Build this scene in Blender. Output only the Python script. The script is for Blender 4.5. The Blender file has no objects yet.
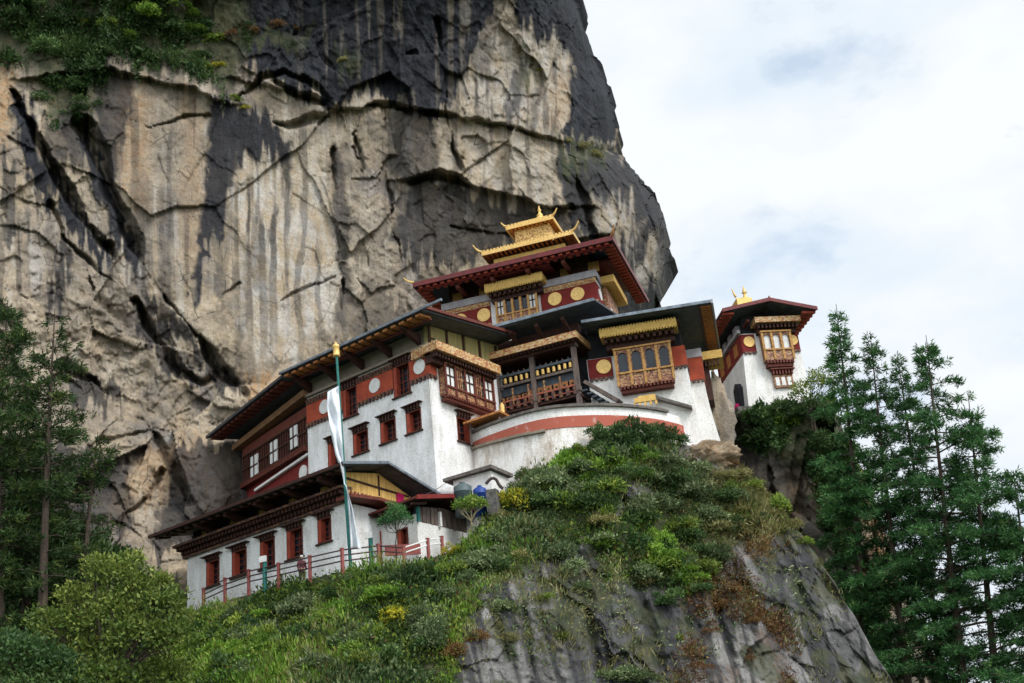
import bpy, math, random
import numpy as np
from mathutils import Vector, Matrix
R = math.radians
random.seed(7); rng = np.random.default_rng(11)
S = bpy.context.scene; COL = S.collection

# ------------------------------------------------------------------ camera
FPX, PITCH, ROLL, W, H = 1250.0, R(23), R(5.5), 1024, 683
fw = np.array([0, math.cos(PITCH), math.sin(PITCH)])
r0 = np.array([1.0, 0, 0]); u0 = np.array([0, -math.sin(PITCH), math.cos(PITCH)])
rt = math.cos(ROLL)*r0 - math.sin(ROLL)*u0
up = math.cos(ROLL)*u0 + math.sin(ROLL)*r0
cd = bpy.data.cameras.new('camera'); cam = bpy.data.objects.new('camera', cd); COL.objects.link(cam)
cd.sensor_width = 36; cd.lens = FPX*36/W; cd.clip_start = .5; cd.clip_end = 6000
cam.matrix_world = Matrix(((rt[0], up[0], -fw[0], 0), (rt[1], up[1], -fw[1], 0), (rt[2], up[2], -fw[2], 0), (0, 0, 0, 1)))
S.camera = cam
S.render.resolution_x, S.render.resolution_y = W, H
S.view_settings.view_transform = 'Standard'; S.view_settings.look = 'None'
S.view_settings.exposure = 0.60; S.view_settings.gamma = 1

# ------------------------------------------------------------------ sky and sun
SUN_AZ, SUN_EL = 134, 46          # compass direction the light comes from
wd = bpy.data.worlds.new('World'); S.world = wd; wd.use_nodes = True
nt = wd.node_tree; nt.nodes.clear()
def N(t, typ, **k):
    n = t.nodes.new(typ)
    for a, b in k.items():
        if a in n.inputs.keys(): n.inputs[a].default_value = b
        else: setattr(n, a, b)
    return n
sky = N(nt, 'ShaderNodeTexSky', sky_type='NISHITA', sun_disc=False)
sky.sun_elevation = R(SUN_EL); sky.sun_rotation = R(SUN_AZ)
tc = N(nt, 'ShaderNodeTexCoord'); mp = N(nt, 'ShaderNodeMapping'); mp.inputs['Scale'].default_value = (1.0, 1.0, 1.9)
mp.inputs['Location'].default_value = (.37, .1, .55)
nz = N(nt, 'ShaderNodeTexNoise', Scale=6.5, Detail=7.0, Roughness=.58, Distortion=.3)
cr = N(nt, 'ShaderNodeValToRGB'); cr.color_ramp.elements[0].position = .33; cr.color_ramp.elements[1].position = .45
cr.color_ramp.elements[0].color = (.66, .66, .66, 1); cr.color_ramp.elements[1].color = (1, 1, 1, 1)
nz2 = N(nt, 'ShaderNodeTexNoise', Scale=3.3, Detail=5.0, Roughness=.55)
cc = N(nt, 'ShaderNodeValToRGB'); cc.color_ramp.elements[0].position = .36; cc.color_ramp.elements[1].position = .56
cc.color_ramp.elements[0].color = (.76, .86, .96, 1); cc.color_ramp.elements[1].color = (.95, .98, 1, 1)
b1 = N(nt, 'ShaderNodeBackground', Strength=.15); b2 = N(nt, 'ShaderNodeBackground', Strength=.62)
mx = N(nt, 'ShaderNodeMixShader'); ow = N(nt, 'ShaderNodeOutputWorld'); L = nt.links.new
L(tc.outputs['Generated'], mp.inputs['Vector']); L(mp.outputs[0], nz.inputs['Vector']); L(mp.outputs[0], nz2.inputs['Vector'])
L(nz.outputs['Fac'], cr.inputs[0]); L(nz2.outputs['Fac'], cc.inputs[0]); L(cc.outputs[0], b2.inputs['Color'])
L(sky.outputs[0], b1.inputs['Color']); L(cr.outputs[0], mx.inputs[0]); L(b1.outputs[0], mx.inputs[1]); L(b2.outputs[0], mx.inputs[2])
# the overcast is brighter round the hidden sun, behind the camera
dt = N(nt, 'ShaderNodeVectorMath', operation='DOT_PRODUCT'); dt.inputs[1].default_value = (math.sin(R(SUN_AZ+20))*.8, math.cos(R(SUN_AZ+20))*.8, .6)
mg = N(nt, 'ShaderNodeMapRange'); mg.inputs['From Min'].default_value = .0; mg.inputs['From Max'].default_value = .9; mg.inputs['To Min'].default_value = .675; mg.inputs['To Max'].default_value = 1.3; mg.interpolation_type = 'SMOOTHSTEP'
L(tc.outputs['Generated'], dt.inputs[0]); L(dt.outputs['Value'], mg.inputs[0]); L(mg.outputs[0], b2.inputs['Strength'])
L(mx.outputs[0], ow.inputs[0])
sl = bpy.data.lights.new('sun', 'SUN'); sl.energy = 1.75; sl.angle = R(22); sl.color = (1, .975, .94)
so = bpy.data.objects.new('sun', sl); COL.objects.link(so)
sd = Vector((math.sin(R(SUN_AZ))*math.cos(R(SUN_EL)), math.cos(R(SUN_AZ))*math.cos(R(SUN_EL)), math.sin(R(SUN_EL))))
so.rotation_euler = sd.to_track_quat('Z', 'Y').to_euler(); so.location = (60, -80, 120)

# ------------------------------------------------------------------ geometry helpers
def ray(x, y): return fw + (x-512)/FPX*rt - (y-341.5)/FPX*up
def P(x, y, Y):
    r = ray(x, y); return r*(Y/r[1])
class Face:
    """a wall face: u runs to the right along it, v up it (leaning back by k), w straight out of it"""
    def __init__(s, O, az, k=0.0, azw=None):
        a = R(az); b = R(az+90 if azw is None else azw); s.O = np.array(O, float)
        U = np.array([math.sin(a), math.cos(a), 0]); Wn = np.array([math.sin(b), math.cos(b), 0])
        s.M = np.array([U, np.array([0, 0, 1.0])-k*Wn, Wn]).T; s.I = np.linalg.inv(s.M)
    def p(s, u, v, w=0): return s.O + s.M @ np.array([u, v, w], float)
    def uv(s, x, y, w=0.0):
        r = s.I @ ray(x, y); o = s.I @ (-s.O); t = (w-o[2])/r[2]; q = o+t*r; return q[0], q[1]
class MB:
    def __init__(s): s.v = []; s.f = []
    def add(s, vs, fs):
        n = len(s.v); s.v += [tuple(map(float, p)) for p in vs]; s.f += [tuple(i+n for i in f) for f in fs]
    def hexa(s, p): s.add(p, [(0, 3, 2, 1), (4, 5, 6, 7), (0, 1, 5, 4), (1, 2, 6, 5), (2, 3, 7, 6), (3, 0, 4, 7)])
    def box(s, F, u0, u1, v0, v1, w0, w1):
        s.hexa([F.p(*q) for q in ((u0, v0, w0), (u1, v0, w0), (u1, v0, w1), (u0, v0, w1), (u0, v1, w0), (u1, v1, w0), (u1, v1, w1), (u0, v1, w1))]); return s
    def quad(s, *p): s.add(p, [tuple(range(len(p)))]); return s
    def prism(s, F, uv, w0, w1):
        n = len(uv); s.add([F.p(u, v, w0) for u, v in uv]+[F.p(u, v, w1) for u, v in uv],
              [tuple(range(n))[::-1], tuple(range(n, 2*n))]+[(i, (i+1) % n, n+(i+1) % n, n+i) for i in range(n)]); return s
    def tube(s, a, b, ra, rb=None, n=8, cap=True):
        a = Vector(a); b = Vector(b); rb = ra if rb is None else rb; d = (b-a).normalized()
        x = d.orthogonal().normalized(); y = d.cross(x); c = [(math.cos(2*math.pi*i/n), math.sin(2*math.pi*i/n)) for i in range(n)]
        vs = [a+(x*p+y*q)*ra for p, q in c]+[b+(x*p+y*q)*rb for p, q in c]
        fs = [(i, (i+1) % n, n+(i+1) % n, n+i) for i in range(n)]
        if cap: fs += [tuple(range(n))[::-1], tuple(range(n, 2*n))]
        s.add(vs, fs); return s
    def lathe(s, o, axis, prof, n=16):
        o = Vector(o); d = Vector(axis).normalized(); x = d.orthogonal().normalized(); y = d.cross(x); vs = []; fs = []
        for h, r in prof: vs += [o+d*h+(x*math.cos(2*math.pi*i/n)+y*math.sin(2*math.pi*i/n))*max(r, .001) for i in range(n)]
        for k in range(len(prof)-1): fs += [(k*n+i, k*n+(i+1) % n, (k+1)*n+(i+1) % n, (k+1)*n+i) for i in range(n)]
        fs += [tuple(range(n))[::-1], tuple(range((len(prof)-1)*n, len(prof)*n))]
        s.add(vs, fs); return s
    def disc(s, F, u, v, r, w0, w1, n=24):
        s.prism(F, [(u+r*math.cos(2*math.pi*i/n), v+r*math.sin(2*math.pi*i/n)) for i in range(n)], w0, w1); return s
    def dent(s, F, u0, u1, v0, v1, w0, w1, pitch, duty=.55):
        n = max(1, int(round((u1-u0)/pitch))); p = (u1-u0)/n
        for i in range(n): s.box(F, u0+i*p+p*(1-duty)/2, u0+i*p+p*(1+duty)/2, v0, v1, w0, w1)
        return s
    def build(s, name, m, parent=None, smooth=False):
        me = bpy.data.meshes.new(name); o = bpy.data.objects.new(name, me); COL.objects.link(o)
        off = np.zeros(3)
        if parent:
            q = parent; t = Vector()
            while q: t += q.location; q = q.parent
            off = np.array(t); o.parent = parent
        else:
            a = np.array(s.v); off = np.array([(a[:, 0].min()+a[:, 0].max())/2, (a[:, 1].min()+a[:, 1].max())/2, a[:, 2].min()]); o.location = off
        me.from_pydata([tuple(np.array(p)-off) for p in s.v], [], s.f); me.materials.append(m)
        if smooth: me.polygons.foreach_set('use_smooth', [True]*len(me.polygons))
        me.update(); return o
def tag(o, label=None, cat=None, group=None, kind=None):
    for k, v in (('label', label), ('category', cat), ('group', group), ('kind', kind)):
        if v: o[k] = v
    return o
def thing(name, loc, label, cat, group=None):
    o = bpy.data.objects.new(name, None); COL.objects.link(o); o.location = [float(c) for c in loc]; o.empty_display_size = .3
    return tag(o, label, cat, group)
def npmesh(name, v, quads, m, parent=None, loc=None, smooth=False):
    """numpy arrays -> mesh object; quads (n,4) or tris (n,3); v in world coordinates when loc is given"""
    me = bpy.data.meshes.new(name); k = quads.shape[1]; nf = len(quads)
    off = np.zeros(3) if loc is None else np.array(loc, float)
    me.vertices.add(len(v)); me.vertices.foreach_set('co', (v-off).astype(np.float32).ravel())
    me.loops.add(nf*k); me.loops.foreach_set('vertex_index', quads.astype(np.int32).ravel())
    me.polygons.add(nf); me.polygons.foreach_set('loop_start', np.arange(0, nf*k, k, dtype=np.int32))
    try: me.polygons.foreach_set('loop_total', np.full(nf, k, np.int32))
    except Exception: pass
    me.polygons.foreach_set('use_smooth', np.full(nf, smooth)); me.update(calc_edges=True); me.validate()
    o = bpy.data.objects.new(name, me); COL.objects.link(o)
    if parent: o.parent = parent
    elif loc is not None: o.location = [float(c) for c in loc]
    if m: me.materials.append(m)
    return o
def attr(o, name, arr):
    a = o.data.color_attributes.new(name, 'FLOAT_COLOR', 'POINT'); a.data.foreach_set('color', arr.astype(np.float32).ravel())

# ------------------------------------------------------------------ noise in numpy
def hsh(i, s): return np.modf(np.abs(np.sin(i[..., 0]*127.1+i[..., 1]*311.7+i[..., 2]*74.7+s*53.3)*43758.5453))[0]
def vn(p, s=0.0):
    i = np.floor(p); f = p-i; f = f*f*f*(f*(f*6-15)+10); o = 0
    for a in (0, 1):
        for b in (0, 1):
            for c in (0, 1):
                o = o+hsh(i+np.array([a, b, c]), s)*(f[..., 0] if a else 1-f[..., 0])*(f[..., 1] if b else 1-f[..., 1])*(f[..., 2] if c else 1-f[..., 2])
    return o*2-1
def fbm(p, s=0.0, o=4, g=.5):
    r = 0; a = 1.0
    for k in range(o): r = r+a*vn(p*2.0**k+k*17.3, s+k); a *= g
    return r
def vplane(p, s=0.0):
    """broken rock: every cell of a jittered lattice is a plane of its own height and tilt"""
    i = np.floor(p); f1 = np.full(p.shape[:-1], 9.0); o = np.zeros(p.shape[:-1])
    for a in (-1, 0, 1):
        for b in (-1, 0, 1):
            for c in (-1, 0, 1):
                j = i+np.array([a, b, c]); q = p-j-np.stack([hsh(j, s+1), hsh(j, s+2), hsh(j, s+3)], -1)
                d = (q**2).sum(-1); n = d < f1; f1 = np.where(n, d, f1)
                v = hsh(j, s+4)-.5+q[..., 0]*(hsh(j, s+5)-.5)*1.3+q[..., 2]*(hsh(j, s+6)-.5)*1.5
                o = np.where(n, v, o)
    return o
def sstep(a, b, x): t = np.clip((x-a)/(b-a), 0, 1); return t*t*(3-2*t)
def segd(X, Y, a, b):
    a = np.array(a, float); b = np.array(b, float); d = b-a
    t = np.clip(((X-a[0])*d[0]+(Y-a[1])*d[1])/(d@d+1e-9), 0, 1); return np.hypot(X-a[0]-t*d[0], Y-a[1]-t*d[1])
def poly_mask(X, Y, pts, soft=4.0):
    ins = np.zeros(X.shape, bool); D = np.full(X.shape, 1e9); n = len(pts)
    for k in range(n):
        (x1, y1), (x2, y2) = pts[k], pts[(k+1) % n]
        if y1 != y2:
            ins ^= ((y1 > Y) != (y2 > Y)) & (X < (x2-x1)*(Y-y1)/(y2-y1)+x1)
        D = np.minimum(D, segd(X, Y, pts[k], pts[(k+1) % n]))
    return sstep(-soft, soft, np.where(ins, D, -D))
def line_d(X, Y, pts):
    D = np.full(X.shape, 1e9)
    for k in range(len(pts)-1): D = np.minimum(D, segd(X, Y, pts[k], pts[k+1]))
    return D
def rbf(ctrl, X, Y):
    c = np.array(ctrl, float); q = c[:, :2]/100
    def ph(r): return r**2*np.log(r+1e-6)
    n = len(c); A = np.zeros((n+3, n+3)); d = np.hypot(q[:, None, 0]-q[None, :, 0], q[:, None, 1]-q[None, :, 1])
    A[:n, :n] = ph(d)+np.eye(n)*.02; A[:n, n] = 1; A[:n, n+1:] = q; A[n, :n] = 1; A[n+1:, :n] = q.T
    s = np.linalg.solve(A, np.r_[c[:, 2], 0, 0, 0]); x = X/100; y = Y/100; o = s[n]+s[n+1]*x+s[n+2]*y
    for k in range(n): o = o+s[k]*ph(np.hypot(x-q[k, 0], y-q[k, 1]))
    return o
def rays(X, Y):
    r = fw[None, None]+((X-512)/FPX)[..., None]*rt-((Y-341.5)/FPX)[..., None]*up
    return r/r[..., 1:2]
def grid_quads(ny, nx):
    i = np.arange(ny*nx).reshape(ny, nx)
    return np.stack([i[:-1, :-1], i[1:, :-1], i[1:, 1:], i[:-1, 1:]], -1).reshape(-1, 4)

# ------------------------------------------------------------------ materials
def newmat(name):
    m = bpy.data.materials.new(name); m.use_nodes = True; t = m.node_tree; b = t.nodes['Principled BSDF']; return m, t, b
def setramp(r, stops):
    e = r.color_ramp.elements
    while len(e) < len(stops): e.new(.5)
    for k, (p, c) in enumerate(stops): e[k].position = p; e[k].color = (*c, 1) if len(c) == 3 else c
def pm(name, c1, c2=None, scale=2.0, rough=.8, bump=.15, metal=0.0, stretch=(1, 1, 1), bscale=None, lo=.35, hi=.65):
    m, t, b = newmat(name); c2 = c2 or tuple(x*.72 for x in c1)
    g = N(t, 'ShaderNodeNewGeometry'); mp = N(t, 'ShaderNodeMapping'); mp.inputs['Scale'].default_value = stretch
    n = N(t, 'ShaderNodeTexNoise', Scale=scale, Detail=6.0, Roughness=.62); r = N(t, 'ShaderNodeValToRGB')
    setramp(r, [(lo, c2), (hi, c1)]); l = t.links.new
    l(g.outputs['Position'], mp.inputs['Vector']); l(mp.outputs[0], n.inputs['Vector']); l(n.outputs['Fac'], r.inputs[0]); l(r.outputs[0], b.inputs['Base Color'])
    n2 = N(t, 'ShaderNodeTexNoise', Scale=bscale or scale*3, Detail=4.0); bp = N(t, 'ShaderNodeBump', Strength=min(1, bump*2), Distance=.05)
    l(mp.outputs[0], n2.inputs['Vector']); l(n2.outputs['Fac'], bp.inputs['Height']); l(bp.outputs[0], b.inputs['Normal'])
    b.inputs['Roughness'].default_value = rough; b.inputs['Metallic'].default_value = metal
    b.inputs['Specular IOR Level'].default_value = .3
    return m
def plaster(name, base, dirt, amt):
    """whitewash over rubble stone: courses of stones, runs of dirt, flaked patches"""
    m, t, b = newmat(name); l = t.links.new
    g = N(t, 'ShaderNodeNewGeometry'); mp = N(t, 'ShaderNodeMapping'); mp.inputs['Scale'].default_value = (1, 1, .35)
    n = N(t, 'ShaderNodeTexNoise', Scale=1.1, Detail=8.0, Roughness=.7); r = N(t, 'ShaderNodeValToRGB'); setramp(r, [(.5-amt, dirt), (.5+amt*.6, base)])
    mp2 = N(t, 'ShaderNodeMapping'); mp2.inputs['Scale'].default_value = (1, 1, 2.2)
    v = N(t, 'ShaderNodeTexVoronoi', Scale=3.6); v.feature = 'DISTANCE_TO_EDGE'
    vr = N(t, 'ShaderNodeValToRGB'); setramp(vr, [(0, (.70, .70, .71)), (.09, (1, 1, 1))])
    mxx = N(t, 'ShaderNodeMix', data_type='RGBA', blend_type='MULTIPLY'); mxx.inputs[0].default_value = .8
    n3 = N(t, 'ShaderNodeTexNoise', Scale=9.0, Detail=3.0); fr = N(t, 'ShaderNodeValToRGB'); setramp(fr, [(.27, (.55, .5, .45)), (.33, (1, 1, 1))])
    mx2 = N(t, 'ShaderNodeMix', data_type='RGBA', blend_type='MULTIPLY'); mx2.inputs[0].default_value = .8
    bp = N(t, 'ShaderNodeBump', Strength=.5, Distance=.06)
    l(g.outputs['Position'], mp.inputs[0]); l(mp.outputs[0], n.inputs['Vector']); l(n.outputs['Fac'], r.inputs[0])
    l(g.outputs['Position'], mp2.inputs[0]); l(mp2.outputs[0], v.inputs['Vector']); l(v.outputs['Distance'], vr.inputs[0])
    l(r.outputs[0], mxx.inputs[6]); l(vr.outputs[0], mxx.inputs[7]); l(g.outputs['Position'], n3.inputs['Vector']); l(n3.outputs['Fac'], fr.inputs[0])
    l(mxx.outputs[2], mx2.inputs[6]); l(fr.outputs[0], mx2.inputs[7]); l(mx2.outputs[2], b.inputs['Base Color'])
    l(vr.outputs[0], bp.inputs['Height']); l(bp.outputs[0], b.inputs['Normal']); b.inputs['Roughness'].default_value = .92
    b.inputs['Specular IOR Level'].default_value = .15
    return m
def pattern(name, cols, scale, stretch=(1, 1, 1.3), metal=0.0):
    """small painted carving: cells of a few flat colours"""
    m, t, b = newmat(name); l = t.links.new
    g = N(t, 'ShaderNodeNewGeometry'); mp = N(t, 'ShaderNodeMapping'); mp.inputs['Scale'].default_value = stretch
    v = N(t, 'ShaderNodeTexVoronoi', Scale=scale); v.inputs['Randomness'].default_value = .55; r = N(t, 'ShaderNodeValToRGB'); r.color_ramp.interpolation = 'CONSTANT'
    s = N(t, 'ShaderNodeSeparateColor'); setramp(r, [(k/len(cols), c) for k, c in enumerate(cols)])
    bp = N(t, 'ShaderNodeBump', Strength=.6, Distance=.04)
    l(g.outputs['Position'], mp.inputs[0]); l(mp.outputs[0], v.inputs['Vector']); l(v.outputs['Color'], s.inputs[0]); l(s.outputs[0], r.inputs[0]); l(r.outputs[0], b.inputs['Base Color'])
    l(v.outputs['Distance'], bp.inputs['Height']); l(bp.outputs[0], b.inputs['Normal']); b.inputs['Roughness'].default_value = .6; b.inputs['Metallic'].default_value = metal
    return m
M = {}
M['white'] = plaster('whitewashed_stone', (.84, .84, .84), (.60, .58, .55), .15)
M['white_clean'] = plaster('fresh_whitewash', (.84, .83, .81), (.66, .63, .59), .17)
M['white_old'] = plaster('flaking_whitewash', (.80, .78, .75), (.44, .37, .30), .13)
M['redband'] = pm('red_clay_paint', (.40, .075, .035), (.27, .05, .028), 1.6, .9)
M['maroon'] = pm('maroon_paint', (.20, .022, .018), (.13, .016, .014), 2, .85)
M['orangeband'] = pm('faded_red_band', (.38, .105, .07), (.50, .30, .25), 1.6, .95, stretch=(1, 1, .8), lo=.30, hi=.40)
M['jamb'] = pm('red_jamb_paint', (.36, .065, .034), (.24, .042, .024), 2.5, .8)
M['timber'] = pm('dark_brown_timber', (.060, .022, .014), (.030, .012, .009), 3, .75)
M['redtimber'] = pm('red_brown_timber', (.15, .036, .022), (.085, .022, .015), 3, .7)
M['greytimber'] = pm('weathered_timber', (.17, .13, .11), (.08, .06, .055), 4, .85, stretch=(1, 1, .25))
M['beam'] = pm('tan_beam', (.24, .13, .06), (.14, .075, .04), 2.5, .8)
M['beige'] = pm('unpainted_mud_plaster', (.27, .23, .18), (.20, .165, .13), 2, .95)
M['soffit'] = pm('slate_blue_soffit', (.085, .105, .125), (.05, .06, .075), 2, .8)
M['roof'] = pm('dark_metal_roofing', (.07, .075, .085), (.04, .042, .05), 2, .5, metal=.3)
M['redroof'] = pm('maroon_metal_roofing', (.16, .024, .024), (.09, .016, .018), 2, .5)
M['gutter'] = pm('grey_zinc_gutter', (.22, .26, .30), (.10, .12, .14), 2, .45, metal=.4)
M['rafter'] = pm('orange_rafter_paint', (.46, .19, .05), (.30, .11, .035), 4, .7)
M['gold'] = pm('gilded_copper', (.80, .54, .19), (.58, .36, .11), 6, .42, metal=.25)
M['yellow'] = pm('yellow_valance', (.70, .46, .15), (.52, .32, .08), 5, .8)
M['ochre'] = pm('ochre_timber', (.50, .28, .09), (.30, .15, .05), 5, .75)
M['bamboo'] = pm('bamboo_matting', (.78, .52, .17), (.50, .29, .08), 7, .85, stretch=(1, 1, .12), bump=.4)
M['mat_green'] = pm('old_bamboo_matting', (.36, .31, .13), (.22, .19, .08), 5, .85, stretch=(1, 1, .12))
M['paper'] = pm('white_window_paper', (.74, .74, .72), (.62, .62, .6), 3, .9)
M['glass'] = pm('dark_glass', (.022, .032, .045), (.012, .016, .022), 1, .15, bump=0)
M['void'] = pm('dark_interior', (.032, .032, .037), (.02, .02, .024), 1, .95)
M['greyslab'] = pm('lilac_grey_ledge', (.42, .40, .42), (.30, .28, .30), 2, .9)
M['frieze'] = pattern('painted_frieze', [(.44, .24, .09), (.54, .36, .15), (.32, .11, .05), (.56, .43, .25), (.42, .2, .07)], 8)
M['carved'] = pattern('carved_painted_panel', [(.20, .085, .04), (.30, .15, .06), (.11, .04, .028), (.40, .24, .11), (.24, .075, .04)], 8.5)
M['goldlattice'] = pattern('gilded_lattice', [(.62, .40, .14), (.30, .16, .05), (.70, .48, .18), (.42, .24, .08)], 9)
M['cutout'] = pm('dull_orange_panel', (.34, .14, .045), (.22, .09, .03), 4, .75)
M['carvedark'] = pattern('dark_carved_cornice', [(.07, .028, .02), (.11, .04, .028), (.045, .018, .014), (.16, .075, .03)], 6)
M['stonecap'] = pm('slate_coping', (.17, .15, .13), (.075, .065, .06), 4, .95, bump=.5)
M['teal'] = pm('teal_paint', (.02, .16, .14), (.015, .11, .10), 3, .6)
M['bluewater'] = pm('blue_plastic', (.010, .05, .26), (.008, .035, .18), 1, .45, bump=0)
M['greytank'] = pm('grey_plastic', (.07, .10, .105), (.05, .07, .075), 1, .5, bump=0)
M['pinkred'] = pm('faded_pink_red_paint', (.32, .10, .085), (.20, .06, .055), 5, .85)
M['iron'] = pm('dark_iron', (.06, .035, .033), (.035, .022, .02), 3, .6)
M['magenta'] = pm('magenta_cloth', (.50, .012, .12), (.4, .01, .08), 3, .9)
M['bark'] = pm('grey_brown_bark', (.085, .062, .046), (.04, .03, .024), 6, .95, stretch=(1, 1, .3), bump=.5)
M['palebark'] = pm('pale_bark', (.26, .22, .13), (.17, .14, .08), 6, .95, stretch=(1, 1, .3))
M['cloth'] = pm('white_banner_cloth', (.72, .75, .78), (.58, .62, .67), 3, .9)
M['skin'] = pm('skin', (.30, .17, .11), (.26, .14, .09), 3, .6)
M['hair'] = pm('black_hair', (.015, .012, .012), (.01, .009, .009), 3, .6)
M['concrete'] = pm('mossy_concrete', (.15, .14, .13), (.06, .06, .055), 3, .95, bump=.4)

def leafmat(name, a, b, c):
    """a, b: two leaf greens mixed per leaf (attribute tint); c: tips"""
    m, t, bs = newmat(name); l = t.links.new
    at = N(t, 'ShaderNodeAttribute', attribute_name='tint'); oi = N(t, 'ShaderNodeObjectInfo'); sp = N(t, 'ShaderNodeSeparateColor')
    l(at.outputs['Color'], sp.inputs[0]); r = N(t, 'ShaderNodeValToRGB'); setramp(r, [(.1, a), (.62, b), (.95, c)])
    h = N(t, 'ShaderNodeHueSaturation'); mr = N(t, 'ShaderNodeMapRange'); mr.inputs['To Min'].default_value = .72; mr.inputs['To Max'].default_value = 1.25
    l(sp.outputs[0], r.inputs[0]); l(r.outputs[0], h.inputs['Color']); l(oi.outputs['Random'], mr.inputs[0]); l(mr.outputs[0], h.inputs['Value'])
    l(h.outputs[0], bs.inputs['Base Color']); bs.inputs['Roughness'].default_value = .55; bs.inputs['Specular IOR Level'].default_value = .25
    tr = N(t, 'ShaderNodeBsdfTranslucent'); mxs = N(t, 'ShaderNodeMixShader'); mxs.inputs[0].default_value = .28
    l(h.outputs[0], tr.inputs['Color']); l(bs.outputs[0], mxs.inputs[1]); l(tr.outputs[0], mxs.inputs[2]); l(mxs.outputs[0], t.nodes['Material Output'].inputs[0])
    return m
LM = {
 'pine': leafmat('blue_pine_needles', (.026, .080, .026), (.060, .165, .048), (.15, .27, .08)),
 'darkfir': leafmat('dark_fir_needles', (.018, .042, .012), (.042, .080, .020), (.13, .16, .035)),
 'dark': leafmat('dark_green_leaves', (.030, .068, .020), (.070, .132, .038), (.16, .23, .075)),
 'grey': leafmat('grey_green_leaves', (.07, .11, .045), (.155, .205, .085), (.32, .36, .19)),
 'bright': leafmat('bright_green_leaves', (.08, .18, .02), (.18, .31, .036), (.35, .45, .08)),
 'lime': leafmat('yellow_green_leaves', (.07, .14, .02), (.19, .26, .04), (.40, .43, .08)),
 'olive': leafmat('olive_green_leaves', (.08, .14, .024), (.21, .275, .052), (.46, .50, .11)),
 'yellow': leafmat('yellow_flowers_and_leaves', (.08, .13, .015), (.40, .36, .02), (.62, .50, .03)),
 'rust': leafmat('rust_brown_dry_leaves', (.11, .05, .022), (.21, .11, .04), (.36, .24, .09)),
 'straw': leafmat('straw_dry_grass', (.13, .13, .04), (.28, .26, .10), (.50, .45, .22)),
}
def rockmat(name, pal, dark=(.010, .011, .016), warm=(.40, .22, .09), pale=(.54, .51, .47)):
    """pal: three rock greys/tans by noise; mask attribute: R black water stains and painted shade, G rusty orange, B moss, A pale"""
    m, t, b = newmat(name); l = t.links.new
    g = N(t, 'ShaderNodeNewGeometry'); at = N(t, 'ShaderNodeAttribute', attribute_name='mask'); sp = N(t, 'ShaderNodeSeparateColor')
    l(at.outputs['Color'], sp.inputs[0])
    def mix(f, a, c, mode='MIX'):
        x = N(t, 'ShaderNodeMix', data_type='RGBA', blend_type=mode)
        if isinstance(f, float): x.inputs[0].default_value = f
        else: l(f, x.inputs[0])
        for k, q in ((6, a), (7, c)):
            if isinstance(q, tuple): x.inputs[k].default_value = (*q, 1)
            else: l(q, x.inputs[k])
        return x.outputs[2]
    def noise(scale, stretch, detail=8.0, rough=.65, dist=0.0):
        mp = N(t, 'ShaderNodeMapping'); mp.inputs['Scale'].default_value = stretch; n = N(t, 'ShaderNodeTexNoise', Scale=scale, Detail=detail, Roughness=rough, Distortion=dist)
        l(g.outputs['Position'], mp.inputs[0]); l(mp.outputs[0], n.inputs['Vector']); return n.outputs['Fac']
    def ramp(f, st):
        r = N(t, 'ShaderNodeValToRGB'); setramp(r, st); l(f, r.inputs[0]); return r.outputs[0]
    base = ramp(noise(.16, (1, 1, .55), 9.0, .66, .5), [(.36, pal[0]), (.48, pal[1]), (.62, pal[2])])
    base = mix(ramp(noise(.09, (1, 1, .7), 6.0, .6), [(.42, (0, 0, 0)), (.6, (.55, .55, .55))]), base, tuple(x*.92 for x in pal[0]))
    base = mix(ramp(noise(.6, (1, 1, 1), 8.0, .7), [(.36, (.6, .6, .6)), (.6, (0, 0, 0))]), base, tuple(x*.48 for x in pal[0]))
    base = mix(at.outputs['Alpha'], base, mix(ramp(noise(.8, (1, 1, .3)), [(.4, (0, 0, 0)), (.6, (1, 1, 1))]), pale, pal[1]))
    base = mix(ramp(noise(1.0, (1, 1, .1), 6.0, .6), [(.60, (0, 0, 0)), (.70, (.35, .35, .35))]), base, (.10, .095, .095))
    base = mix(ramp(noise(1.6, (1, 1, .05), 5.0, .6), [(.58, (0, 0, 0)), (.72, (.4, .4, .4))]), base, pale)
    base = mix(ramp(noise(2.6, (1, 1, .06), 5.0, .6), [(.63, (0, 0, 0)), (.70, (.5, .5, .5))]), base, (.07, .066, .065))
    base = mix(sp.outputs[1], base, mix(ramp(noise(1.5, (1, 1, 1)), [(.4, (0, 0, 0)), (.65, (1, 1, 1))]), warm, pal[1]))
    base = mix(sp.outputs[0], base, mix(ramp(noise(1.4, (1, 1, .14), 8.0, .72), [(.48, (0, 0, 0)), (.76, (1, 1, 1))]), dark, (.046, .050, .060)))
    base = mix(sp.outputs[2], base, mix(ramp(noise(1.2, (1, 1, 1)), [(.4, (0, 0, 0)), (.6, (1, 1, 1))]), (.035, .05, .018), (.075, .075, .03)))
    base = mix(1.0, base, ramp(noise(5.0, (1, 1, .8), 8.0, .8), [(.3, (.62, .62, .62)), (.6, (1.0, 1.0, 1.0))]), 'MULTIPLY')
    # thin black joints
    mpv = N(t, 'ShaderNodeMapping'); mpv.inputs['Scale'].default_value = (1, .6, .55); v = N(t, 'ShaderNodeTexVoronoi', Scale=.42); v.feature = 'DISTANCE_TO_EDGE'
    nd = N(t, 'ShaderNodeTexNoise', Scale=.5, Detail=5.0); va = N(t, 'ShaderNodeVectorMath', operation='MULTIPLY_ADD'); va.inputs[1].default_value = (.5, .5, .5)
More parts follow.
